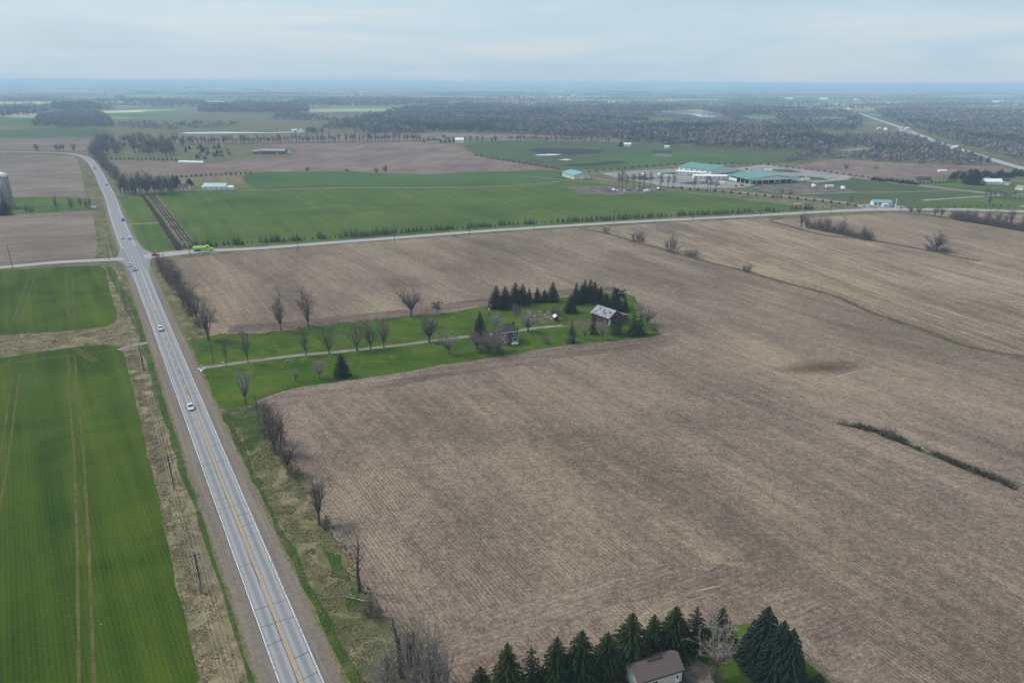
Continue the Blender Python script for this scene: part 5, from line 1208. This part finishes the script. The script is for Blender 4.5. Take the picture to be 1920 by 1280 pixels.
# roadside shop
g = G(1651, 384.5); r = empty('shop', (g.x, g.y, .15), R(-8), 'little roadside shop with pale teal roof beside the crossing road', 'shop')
gable(r, 15, 7, 2.9, 1.5, 'white', 'teal', .6, .2)
for k in range(4): window(r, 'S', -5.5 + k * 3.6, .8, 2.0, 1.4, 3.5, bars=False)
g = G(1659, 388); r = empty('kiosk', (g.x, g.y, .15), R(-8), 'pink-white kiosk in front of the roadside shop', 'kiosk'); gable(r, 4.5, 3.5, 2.4, .5, 'white', 'cream', .3, .15); window(r, 'S', 0, .9, 1.6, 1.0, 1.75, bars=False)
# teal-roofed farm beyond the grove
shed(405, 355, R(2), 21, 9, 3.2, 2.8, 'white', 'paleteal', 'long low building with pale teal roof at the edge of the green field', 'building', name='farm_building', wins=4, over=.4)
shed(430, 355, R(2), 9, 6, 2.6, 1.0, 'white', 'white', 'white lean shed right of the pale teal roof', wins=1)
shed(385, 355, R(2), 5, 5, 2.6, 1.2, 'white', 'cream', 'white shed left of the pale teal roof')
shed(346, 357, R(10), 10, 8, 4.0, 2.2, 'cream', 'browntrim', 'house with red-brown roof by the spruces at the green field corner', 'house', name='house', wins=3, over=.4)
shed(240, 361, R(5), 9, 6, 3.0, 1.6, 'cream', 'barnroof', 'small house showing between the trunks of the tall grove', 'house', name='house', wins=2)
shed(252, 359, R(5), 8, 6, 3.0, 1.5, 'white', 'cream', 'white house showing right between the trunks of the tall grove', 'house', name='house', wins=2)
# red barns beyond
shed(513, 288.5, R(2), 37, 12, 4.6, 2.6, 'redbarn2', 'barnroof', 'long red barn with grey roof in the far ploughed field', 'barn', name='barn', wins=4, over=.5)
shed(485, 288.5, R(2), 14, 10, 3.6, 1.8, 'redbarn2', 'barnroof', 'lower red shed joined to the left of the long red barn', 'shed', wins=1)
shed(540, 288, R(2), 8, 6, 3, 1, 'white', 'barnroof', 'small white shed right of the long red barn')
shed(862, 267.5, R(-6), 15, 11, 5, 3.2, 'white', 'white', 'white far farmhouse among evergreens', 'house', name='house', wins=3)
shed(815, 268, R(4), 24, 10, 4, 2.2, 'cream', 'shingle', 'low grey far house left of the white farmhouse', 'house', name='house', wins=3)
shed(835, 266, R(4), 14, 10, 4, 2.2, 'cream', 'barnroof', 'grey-roofed far house between evergreens', 'house', name='house', wins=2)
shed(1242, 293, R(-12), 27, 16, 5.0, 3.0, 'cream', 'shingle', 'new stone house with dark roof on the green far pasture', 'house', name='house', wins=5, over=.6)
shed(1176, 275, R(-8), 12, 8, 4, 2, 'white', 'white', 'small white far barn right of a dark spruce', 'barn', name='barn')
shed(1250, 278, R(-8), 8, 6, 3, 1, 'white', 'white', 'small white hut beyond the stone house')
# farm at the right edge
shed(1861, 345.5, R(-5), 20, 9, 3.2, 2.6, 'white', 'white', 'white farmhouse with long pale roof near the right edge', 'house', name='house', wins=5, over=.5)
shed(1882, 346, R(-50), 11, 9, 3.8, 3.0, 'cream', 'shingle', 'gabled grey house right of the white farmhouse', 'house', name='house', wins=2)
shed(1845, 345, R(-5), 6, 6, 3.2, 1.8, 'white', 'white', 'small white annex left of the white farmhouse')
shed(1806, 332, R(-20), 13, 9, 3.4, 2.4, 'cream', 'shingle', 'brown-roofed house half hidden by trees near the right edge', 'house', name='house', wins=2)
shed(1729, 338, R(-6), 16, 7, 2.8, 1.0, 'junk', 'browntrim', 'dark open shed on the lawn left of the evergreens', 'shed', door=False)
shed(1766, 322, R(-4), 9, 5, 1.6, .6, 'white', 'white', 'white hut alone in the brown pasture', 'shed')
shed(1914, 356, R(-70), 8, 6, 2.6, 1.6, 'cream', 'barnroof', 'grey shed at the right picture edge on the grass')
# far farms: white specks out to the horizon
for i, (x, y, L_) in enumerate(((2, 167.6, 60), (32, 167.2, 150), (95, 160.2, 100), (75, 197.5, 40), (212, 165.6, 60), (228, 165.6, 40), (262, 169.5, 50), (300, 186, 50), (345, 195, 45), (372, 161.2, 70), (388, 161.4, 60), (415, 165, 50), (510, 160.8, 70), (547, 190.5, 40), (640, 194, 45), (655, 193, 50), (660, 198, 30), (728, 172, 60), (757, 172, 70), (805, 170.8, 45), (754, 194.5, 45), (895, 195.5, 45), (900, 170, 60), (1100, 160.8, 60), (1148, 169.5, 80), (1145, 193.5, 45), (1075, 180, 50), (1190, 165.8, 60), (1345, 171, 50), (1352, 171.5, 40), (1515, 173.5, 60), (1545, 187, 70), (1597, 171, 55), (1606, 188, 35), (1714, 179, 60), (1733, 204, 40), (1772, 183, 45), (1870, 192, 60), (1590, 206, 20), (1602, 211, 20), (1866, 193, 40), (1910, 226, 40), (1918, 178, 60), (230, 261, 12), (205, 263, 18), (1892, 286, 22), (1781, 290, 14), (1790, 279, 12), (1647, 243, 9), (1660, 244, 8), (820, 208, 20), (1020, 247, 14), (1000, 216, 20), (590, 225, 22), (600, 225, 14), (552, 247, 12), (566, 246, 18), (1693, 240, 9), (1700, 243, 10), (1688, 248, 8), (1480, 186, 60))):
    g = G(x, y); zt = terrain_z(g.x, g.y); rz = random.choice((CR11, CR3)) + random.uniform(-.2, .2); W_ = L_ * random.uniform(.28, .45); h = min(8, 2.5 + L_ * .08)
    r = empty('farm_building', (g.x, g.y, zt), rz, 'distant pale farm building, a white speck among the hazy fields', 'building', 'distant farm buildings')
    gable(r, L_, W_, h, h * .45, 'white', random.choice(('white', 'white', 'barnroof')), .4, .3)
    MB().box(L_ * .2 - 1.6, L_ * .2 + 1.6, -W_ / 2 - .1, -W_ / 2 - .005, 0, h * .7).build('door', M['dark'], r)

# ------------------------------------------------------------------ vehicles (local +x forward)
def wheel(root, x, y, r=.34, w=.22):
    o = MB().tube((x, y - w / 2, r), (x, y + w / 2, r), r, n=14).build('wheel', M['tyre'], root)
    s = 1 if y > 0 else -1; MB().tube((x, y + s * (w / 2 + .004), r), (x, y + s * (w / 2 + .02), r), r * .6, n=10).build('rim', M['rim'], o)
def loft(secs):                        # secs: (x, half width, z0, z1)
    vs, fs = [], []
    for x, w, z0, z1 in secs:
        c = min(.12, (z1 - z0) * .3); vs += [(x, -w, z0), (x, w, z0), (x, w, z1 - c), (x, w - c, z1), (x, -w + c, z1), (x, -w, z1 - c)]
    for k in range(len(secs) - 1): fs += [(k * 6 + i, k * 6 + (i + 1) % 6, k * 6 + 6 + (i + 1) % 6, k * 6 + 6 + i) for i in range(6)]
    fs += [tuple(range(6))[::-1], tuple(range(6 * (len(secs) - 1), 6 * len(secs)))]
    return MB().add(vs, fs)
def car(g, rz, paint_, label, suv=False, z=.15, name='car', cat='car'):
    r = empty(name, (g.x, g.y, z), rz, label, cat); hh = .25 if suv else 0
    loft([(-2.2, .78, .32, .82 + hh), (-1.9, .88, .24, .95 + hh), (-.6, .9, .22, .97 + hh), (.9, .9, .22, .94 + hh), (1.9, .86, .24, .80 + hh), (2.25, .72, .32, .68 + hh)]).build('body', M[paint_], r, bevel=.04)
    back = -2.05 if suv else -1.65
    loft([(back, .74, .9 + hh, .96 + hh), (back + .45, .70, .9 + hh, 1.38 + hh), (.15, .70, .9 + hh, 1.42 + hh), (1.0, .76, .9 + hh, .97 + hh)]).build('windows', M['glass'], r)
    loft([(back + .38, .66, 1.36 + hh, 1.44 + hh), (-.6, .70, 1.38 + hh, 1.49 + hh), (.22, .66, 1.37 + hh, 1.46 + hh)]).build('roof', M[paint_], r)
    for x in (-1.35, 1.4):
        for y in (-.80, .80): wheel(r, x, y)
    for y in (-.58, .58):
        MB().box(2.10, 2.24, y - .17, y + .17, .55 + hh, .69 + hh).build('headlight', M['lampwhite'], r); MB().box(-2.24, -2.1, y - .18, y + .18, .62 + hh, .80 + hh).build('taillight', M['lampred'], r)
    MB().box(2.2, 2.29, -.7, .7, .3, .48).build('bumper', M['cargrey'], r); MB().box(-2.27, -2.18, -.72, .72, .3, .5).build('bumper', M['cargrey'], r)
    for y in (-.96, .96): MB().box(.75, .95, y - .08, y + .08, .92 + hh, 1.05 + hh).build('mirror', M[paint_], r)
    return r
S3 = CR3 + math.pi
for x, y, rz, pt_, suv, l in ((301, 619, S3, 'carwhite', True, 'white car driving toward the camera on the near road'), (243, 499, S3, 'carsilver', False, 'farther of two cars waiting just south of the crossing, silver'), (252.5, 507, S3, 'carblue', True, 'nearer of two cars just south of the crossing, blue-grey'), (229, 447.5, S3, 'carwhite', False, 'left of two white cars abreast just north of the crossing'), (243.5, 448.5, CR3, 'carwhite', True, 'right of two white cars abreast just north of the crossing'), (230.5, 414, CR3, 'carblack', True, 'black car by the lane turning off north of the crossing'), (200, 347.5, CR3, 'carblack', False, 'black car far up the road before the bend'), (177, 317, S3 + .1, 'cargrey', False, 'dark car on the road nearest the bend'), (176, 313.5, S3 + .1, 'carwhite', True, 'white car just behind the dark one near the bend'), (292, 479.5, CR11, 'carred', False, 'dark red car on the side road right of the crossing'), (358, 766, S3, 'carwhite', False, 'white car in the left lane of the near road below the farm driveway')):
    car(G(x, y), rz, pt_, l, suv)
def propane(px, py, rz, L, r, label):
    g = G(px, py); o = empty('propane_tank', (g.x, g.y, .06), rz, label, 'tank')
    pr = [(.03, -L / 2)] + [(r * math.sin(a), -L / 2 + r * .6 * (1 - math.cos(a))) for a in (.4, .8, 1.2, 1.57)] + [(r * math.sin(a), L / 2 - r * .6 * (1 - math.cos(a))) for a in (1.57, 1.2, .8, .4)] + [(.03, L / 2)]
    t = MB().lathe(pr, 16).build('shell', M['white'], o, True); t.rotation_euler = (0, R(90), 0); t.location = (0, 0, r + .3)
    for x in (-L * .3, L * .3): MB().box(x - .12, x + .12, -r * .7, r * .7, 0, .45).build('foot', M['concrete'], o)
    MB().lathe([(.16, 2 * r + .22), (.18, 2 * r + .42), (.05, 2 * r + .5)], 10).build('valve_cover', M['white'], o)
propane(965, 647.5, LANE, 2.9, .52, 'white propane tank lying in front of the brick house')
propane(1186, 628, LANE + R(10), 1.9, .42, 'small white tank lying under the sparse spruces right of the barn')
for i, (x, y) in enumerate(((1632, 388), (1640, 390), (1674, 389), (1420, 337), (1500, 331), (1512, 333), (1392, 349), (1380, 350), (1310, 345), (1285, 343), (1240, 335), (1400, 318), (1408, 319), (1450, 318), (1470, 322), (1484, 323), (1555, 333))):
    g = G(x, y); pt_ = ('carwhite', 'carsilver', 'cargrey', 'carblack')[i % 4]
    r = car(g, random.uniform(0, 6.28), pt_, 'small parked car on the gravel yards round the green-roofed halls', i % 2 == 0, .16); r['group'] = 'cars parked round the market halls'
for i, (x, y) in enumerate(((1765, 269), (1792, 276.5), (1690, 241), (1725, 252.5), (1880, 305), (1905, 311.5))):
    r = car(G(x, y), R(-70), ('carwhite', 'carsilver')[i % 2], 'tiny pale vehicle on the far highway', True, .26); r['group'] = 'vehicles on the far highway'
# lime tanker truck
g = G(382, 470.5); tk = empty('tanker_truck', (g.x, g.y, .15), CR11 - R(2), 'lime green tanker truck driving right on the side road', 'truck')
MB().box(-5.6, 5.0, -.5, .5, .75, 1.05).build('frame', M['cargrey'], tk)
tank = MB(); prof = [(math.cos(a) * 1.22, 2.15 + math.sin(a) * 1.05) for a in [i * math.pi / 8 for i in range(16)]]; tank.prismx(prof, -5.8, 1.6); tk_o = tank.build('tank', M['limetank'], tk, bevel=.12)
MB().box(-5.5, 1.3, -.45, .45, 3.19, 3.32).build('walkway', M['rim'], tk_o)
for x in (-4.4, -2.1, .2): MB().tube((x, 0, 3.3), (x, 0, 3.5), .3, n=10).build('hatch', M['chrome'], tk_o)
loft([(1.9, 1.18, .9, 3.2), (2.0, 1.22, .8, 3.35), (3.3, 1.2, .8, 3.2), (3.8, 1.12, .8, 2.1)]).build('cab', M['lime'], tk)
loft([(3.6, 1.0, .8, 2.05), (4.6, .92, .8, 1.95), (5.4, .78, .75, 1.7)]).build('hood', M['lime'], tk)
MB().add([(3.34, -1.0, 3.0), (3.34, 1.0, 3.0), (3.86, 1.0, 2.15), (3.86, -1.0, 2.15)], [(0, 1, 2, 3)]).build('windscreen', M['glass'], tk)
for s in (-1, 1): MB().box(2.2, 3.2, *sorted((s * 1.205, s * 1.235)), 2.15, 2.95).build('side_window', M['glass'], tk)
MB().box(5.38, 5.5, -.6, .6, .8, 1.55).build('grille', M['chrome'], tk); MB().box(5.4, 5.65, -1.15, 1.15, .45, .8).build('bumper', M['chrome'], tk)
for s in (-1, 1):
    MB().tube((1.75, s * 1.05, .9), (1.75, s * 1.05, 3.7), .08, n=8).build('exhaust_stack', M['chrome'], tk)
    wheel(tk, 4.5, s * 1.0, .5, .3)
    for x in (-5.0, -3.7, -2.4): wheel(tk, x, s * .98, .5, .5)
    MB().box(1.0, 3.3, *sorted((s * .7, s * 1.15)), .55, .85).build('fuel_tank', M['chrome'], tk)
    MB().box(5.2, 5.42, *sorted((s * .72, s * .95)), 1.05, 1.3).build('headlight', M['lampwhite'], tk)

# ------------------------------------------------------------------ poles, wires, signs
def pole(px, py, h, ang, label, group, arms=1, trans=False):
    g = G(px, py); r = empty('utility_pole', g, ang, label, 'pole', group)
    MB().tube((0, 0, -.1), (0, 0, h), .20, .13, 8).build('post', M['wood'], r)
    for k in range(arms):
        z = h - .5 - k * 1.1; cr_ = MB().box(-1.2, 1.2, .115, .24, z, z + .13).build('crossarm', M['wood'], r)
        for x in (-1.1, -.45, .45, 1.1): MB().tube((x, .18, z + .131), (x, .18, z + .36), .05, .035, 6).build('insulator', M['insul'], cr_)
        for s in (-1, 1): MB().tube((s * .75, .17, z), (0, .14, z - .6), .025, n=4).build('brace', M['rim'], r)
    if trans: MB().tube((.32, 0, h - 2.6), (.32, 0, h - 1.6), .24, n=10).build('transformer', M['rim'], r)
    return g
line = [(205, 487.5), (236, 582), (270, 694), (327, 918), (379, 1112)]
gs = []
for i, (x, y) in enumerate(line): gs.append(pole(x, y, 10.0, CR3 - R(90), ORD[i] + ' wooden power pole left of the near road, counted from the crossing toward the viewer', 'power poles left of the near road', 1, i == 3))
dl = (gs[-1] - gs[0]).normalized(); gs = [gs[0] - dl * 60] + gs + [gs[-1] + dl * (gs[-1] - gs[-2]).length]
def wires(gs, ang, h, offs, label, group, r=.022, sag=.9):
    nr = Vector((math.cos(ang), math.sin(ang), 0)); fd = Vector((-nr.y, nr.x, 0)) * .18
    for wi, (o_, dz) in enumerate(offs):
        T = Tri(); pts = []
        for a, b in zip(gs[:-1], gs[1:]):
            for k in range(10):
                t = k / 10; q = a.lerp(b, t) + nr * o_ + fd; q.z = h + dz - sag * 4 * t * (1 - t); pts.append(q)
        q = gs[-1] + nr * o_ + fd; q.z = h + dz; pts.append(q); T.tube(pts, [r] * len(pts), 4)
        o = link(bpy.data.objects.new('power_line', raw('power_line', T.V, T.F, [M['wire']]))); tag(o, ('leftmost', 'second from left', 'third from left', 'rightmost')[wi] + ' ' + label, 'wire', group)
wires(gs, CR3 - R(90), 10, [(-1.1, -.13), (-.45, -.13), (.45, -.13), (1.1, -.13)], 'pale power wire strung above the ditch left of the near road', 'power wires left of the near road', .017)
l11 = [(24, 502.5), (357, 479), (560, 467.5), (740, 453.5), (880, 440.5), (1001, 431), (1151, 422), (1299, 413), (1425, 407), (1557, 401), (1686, 398.5)]
gs = []
for i, (x, y) in enumerate(l11):
    gs.append(pole(x, y, 13.0, CR11 - R(90), ORD[i] + ' tall wooden pole from the left along the crossing road', 'poles along the crossing road'))
for x, y, t, l in ((400, 679, 628, 'slim pale pole on the lawn beside the driveway entrance'), (1918, 436, 398, 'wooden pole at the right picture edge in the hedge'), (213, 482, 440, 'wooden pole at the near left corner of the crossing')):
    g = G(x, y); r = empty('utility_pole', g, 0, l, 'pole'); h = height(x, y, t); MB().tube((0, 0, -.1), (0, 0, h), .13, .09, 7).build('post', M['wood'], r); MB().box(-.5, .5, .1, .18, h - .5, h - .4).build('crossarm', M['wood'], r)
g = G(917, 594); r = empty('yard_light', g, 0, 'yard light pole with white lamp in front of the spruce row', 'lamp'); h = height(917, 594, 571)
MB().tube((0, 0, -.1), (0, 0, h), .10, .07, 7).build('post', M['wood'], r); MB().tube((0, 0, h - .5), (.9, 0, h - .3), .04, n=5).build('arm', M['rim'], r); MB().lathe([(.12, h - .62), (.24, h - .5), (.1, h - .32)], 10, (.9, 0, 0)).build('lamp_head', M['white'], r); MB().box(-.28, .28, -.30, -.12, h - 2.6, h - 1.5).build('white_box', M['white'], r)
def sign(px, py, w, h, zc, mat, label, rz=0, diamond=False, name='road_sign'):
    g = G(px, py); r = empty(name, g, rz, label, 'sign'); MB().tube((0, 0, -.1), (0, 0, zc), .05, n=6).build('post', M['rim'], r)
    m = MB().box(-w / 2, w / 2, -.09, -.055, -h / 2, h / 2).build('board', M[mat], r); m.location = (0, 0, zc)
    if diamond: m.rotation_euler = (0, R(45), 0)
sign(302, 520, 1.1, 1.1, 2.3, 'yellowsign', 'amber warning sign on the verge south of the crossing', R(-30), True)
sign(323, 558, 1.7, .8, 1.0, 'greensign', 'pale green box on the verge beside the roadside row', R(-20), name='roadside_box')
sign(288, 486, .7, .7, 2.2, 'lampred', 'red stop sign at the corner of the crossing', R(60))
g = G(1495, 391); r = empty('market_sign', g, R(-10), 'orange-red sign with white top beside the crossing road', 'sign'); MB().box(-2.6, 2.6, -.2, .2, 1.0, 3.6).build('board', M['orange'], r); MB().box(-2.7, 2.7, -.25, .25, 3.61, 4.3).build('top_board', M['white'], r)
for x in (-2, 2): MB().box(x - .12, x + .12, -.12, .12, -.1, 1.0).build('post', M['wood'], r)
g = G(1678, 391.5); r = empty('flag_pole', g, 0, 'white pole sign standing right of the roadside shop', 'pole'); MB().tube((0, 0, -.1), (0, 0, 8.2), .28, .2, 8).build('post', M['white'], r); MB().box(-.55, .55, -.15, .15, 7.4, 8.6).build('board', M['white'], r)
g = G(177, 391.5); r = empty('mailbox', g, R(30), 'white gateway box beside the road on the left pasture', 'mailbox'); MB().box(-1.6, 1.6, -.5, .5, .8, 2.2).build('box', M['white'], r)
for x in (-1.2, 1.2): MB().box(x - .15, x + .15, -.15, .15, -.1, .8).build('post', M['white'], r)
g = G(418, 684.5); r = empty('mailbox', g, LANE, 'small pale mailbox at the mouth of the farm driveway', 'mailbox'); MB().prismx([(-.15, 1.0), (.15, 1.0), (.15, 1.22), (.08, 1.34), (-.08, 1.34), (-.15, 1.22)], -.28, .28).build('box', M['white'], r); MB().box(-.06, .06, -.06, .06, -.1, 1.0).build('post', M['wood'], r)
for i, (x, y, s) in enumerate(((374, 693, .55), (378, 696, .7), (383, 692, .5), (649, 656.5, .35), (757, 642, .35), (525, 661, .3), (190, 1171, .2))):
    m = MB(); g = G(x, y); rock(m, (0, 0, .1), s); o = m.build('boulder', M['white' if i < 3 else 'stone']); o.location = (g.x, g.y, .05)
    tag(o, ('white painted boulder, number %s of three, at the driveway mouth' % ORD[i] if i < 3 else ('pale stone beside the driveway below the third and fourth bare trees', 'pale stone on the driveway near the broad bare tree', 'pale stone on the lawn above the lying log', 'lone white stone in the wheat field')[i - 3]), 'stone')
# yard stones and scraps behind the house
random.seed(9)
for i in range(14):
    x, y = random.uniform(992, 1034), random.uniform(585, 600); g = G(x, y); m = MB()
    if i % 3 == 0: m.box(-1.1, 1.1, -.25, .25, 0, .28)
    else: rock(m, (0, 0, .1), random.uniform(.3, .75))
    o = m.build('rubble_piece', M['stone' if i % 3 else 'woodpale']); o.location = (g.x, g.y, .08); o.rotation_euler = (0, 0, random.uniform(0, 3)); tag(o, 'pale stone or beam lying in the rubble heap behind the brick house', 'rubble', 'rubble heap behind the brick house')
# lying log and fallen trees
def fallen(px, py, ang, L, r, label, nbr=16, name='fallen_tree', mat='woodpale'):
    g = G(px, py); T = Tri(); random.seed(int(px)); d = Vector((math.cos(ang), math.sin(ang), .02)); b = branch(T, Vector((0, 0, r * .8)), d, L, r, 6, 7, 0, .07, .4)
    C = Tri()
    for i in range(nbr):
        p, dd_ = along(b, random.uniform(.3, 1)); q = branch(C, p, (dd_ + rv(.8) + Vector((0, 0, .25))).normalized(), L * random.uniform(.15, .35), r * .25, 3, 4, 0, .25)
        for k in range(8): p2, d2_ = along(q, random.uniform(.2, 1)); twig(C, p2, (d2_ + rv(.8)).normalized(), L * .12, .03)
    o = empty(name, g, 0, label, 'log')
    link(bpy.data.objects.new('trunk', raw('trunk', T.V, T.F, [M[mat]])), o)
    if nbr: link(bpy.data.objects.new('branches', raw('branches', C.V, C.F, [M[mat]])), o)
fallen(534, 678, R(35), 4.2, .28, 'pale log lying on the lawn below the driveway', 3, 'log')
fallen(694, 1128, R(176), 6.0, .18, 'fallen grey tree lying across the verge beside the slim bare tree', 20)
fallen(628, 1006, R(-50), 3.6, .12, 'fallen branches at the field edge below the spreading tree', 14, mat='twigpale')
fallen(1212, 628, R(8), 7.0, .16, 'fallen branches at the tip of the farm lawn', 22, mat='bark')
fallen(728, 598.5, R(10), 4, .15, 'low brush pile on the lawn edge left of the wide bare tree', 10, mat='bark')
# scrap heap before the teal-roofed store
random.seed(12)
for i in range(34):
    x, y = random.uniform(1122, 1246), random.uniform(353.5, 359.5); g = G(x, y); m = MB(); s = random.uniform(.7, 2.4)
    if i % 2: rock(m, (0, 0, .3), s)
    else: m.box(-s, s, -s * .5, s * .5, 0, s * .9)
    o = m.build('scrap_piece', M[('junk', 'stone', 'white', 'cargrey', 'barnroof')[i % 5]]); o.location = (g.x, g.y, .1); o.rotation_euler = (random.uniform(-.2, .2), random.uniform(-.2, .2), random.uniform(0, 3)); tag(o, 'pale or dark piece of scrap in the junk heap below the teal-roofed building', 'scrap', 'junk heap below the teal-roofed building')
for x, y, l in ((1130, 356, 'left rubble mound of the junk heap'), (1195, 354, 'right rubble mound of the junk heap')):
    m = MB(); g = G(x, y); n_ = 12; vs = [(0, 0, 3.2)]; fs = []
    for q, (rr_, zz) in enumerate(((2.5, 2.6), (5, 1.3), (7.5, -.1))):
        for k in range(n_): a = k * 2 * math.pi / n_; f_ = random.uniform(.8, 1.2); vs.append((rr_ * f_ * math.cos(a), rr_ * f_ * math.sin(a) * .7, zz * random.uniform(.8, 1.15)))
    for k in range(n_):
        fs.append((0, 1 + k, 1 + (k + 1) % n_))
        for q in range(2): fs.append((1 + q * n_ + k, 1 + (q + 1) * n_ + k, 1 + (q + 1) * n_ + (k + 1) % n_, 1 + q * n_ + (k + 1) % n_))
    m.add(vs, fs); o = m.build('rubble_mound', M['rubble']); o.location = (g.x, g.y, .05); tag(o, l, 'mound')
for i, (x, y) in enumerate(((1330, 345), (1350, 346.5), (1235, 331), (1252, 333), (1205, 331), (1510, 340), (1440, 322), (1525, 352), (1555, 353), (1580, 356))):
    g = G(x, y); r = empty('trailer', (g.x, g.y, .16), random.choice((R(10), R(-20), R(80))), 'white livestock trailer parked on the gravel round the halls', 'trailer', 'trailers parked round the halls')
    MB().box(-4.5, 4.5, -1.2, 1.2, .8, 3.2).build('body', M['white'], r, bevel=.1)
    MB().tube((4.5, 0, .9), (6, 0, .7), .1, n=5).build('drawbar', M['cargrey'], r)
    for xx in (-1.2, .2):
        for yy in (-1.1, 1.1): wheel(r, xx, yy, .42, .25)
# dark round bales and troughs on the left pasture
g = G(60, 396.5); m = MB(); rock(m, (0, 0, .2), 2.0); o = m.build('brush_pile', M['barkdark']); o.location = (g.x, g.y, 0); tag(o, 'dark brush pile on the left pasture by the silos', 'pile')
for i, (x, y) in enumerate(((344, 304.5), (358, 305), (374, 305.5))):
    g = G(x, y); r = empty('greenhouse', (g.x, g.y, .05), R(4), ORD[i] + ' long white plastic tunnel from the left in the far ploughed field', 'greenhouse')
    pr = [(3 * math.cos(a), 2.4 * math.sin(a)) for a in [k * math.pi / 8 for k in range(9)]]; MB().prismx(pr, -5.5, 5.5).build('cover', M['white'], r); MB().box(5.51, 5.6, -.6, .6, 0, 1.8).build('door', M['wood'], r)

# ------------------------------------------------------------------ haze
hz = MB().box(-41500, 41500, -41500, 41500, -1.5, 108).build('haze', M['white'])
hm = bpy.data.materials.new('haze'); hm.use_nodes = True; ht = hm.node_tree; ht.nodes.clear()
ho = ht.nodes.new('ShaderNodeOutputMaterial'); hv = ht.nodes.new('ShaderNodeVolumePrincipled')
hv.inputs['Color'].default_value = (.56, .78, 1.0, 1); hv.inputs['Density'].default_value = 1.75e-4; hv.inputs['Anisotropy'].default_value = .0
ht.links.new(hv.outputs[0], ho.inputs['Volume']); hz.data.materials.clear(); hz.data.materials.append(hm)
tag(hz, 'thin blue haze over the countryside', 'haze', kind='stuff')

# ------------------------------------------------------------------ labels that are shared get the thing's place in its row
bpy.context.view_layer.update()
by = {}
for o in scene.objects:
    if o.parent is None and o.get('label') and o.get('kind') is None: by.setdefault(o['label'], []).append(o)
for lab, os_ in by.items():
    if len(os_) < 2: continue
    if 'wire' in lab: continue
    os_.sort(key=lambda o: P(o.location)[0])
    for k, o in enumerate(os_):
        n_ = k + 1; suf = 'th' if 10 <= n_ % 100 <= 20 else {1: 'st', 2: 'nd', 3: 'rd'}.get(n_ % 10, 'th')
        w_ = ORD[k] if k < 20 else '%d%s' % (n_, suf)
        words = lab.split()
        o['label'] = ' '.join(words[:12]) + ', %s from left' % w_
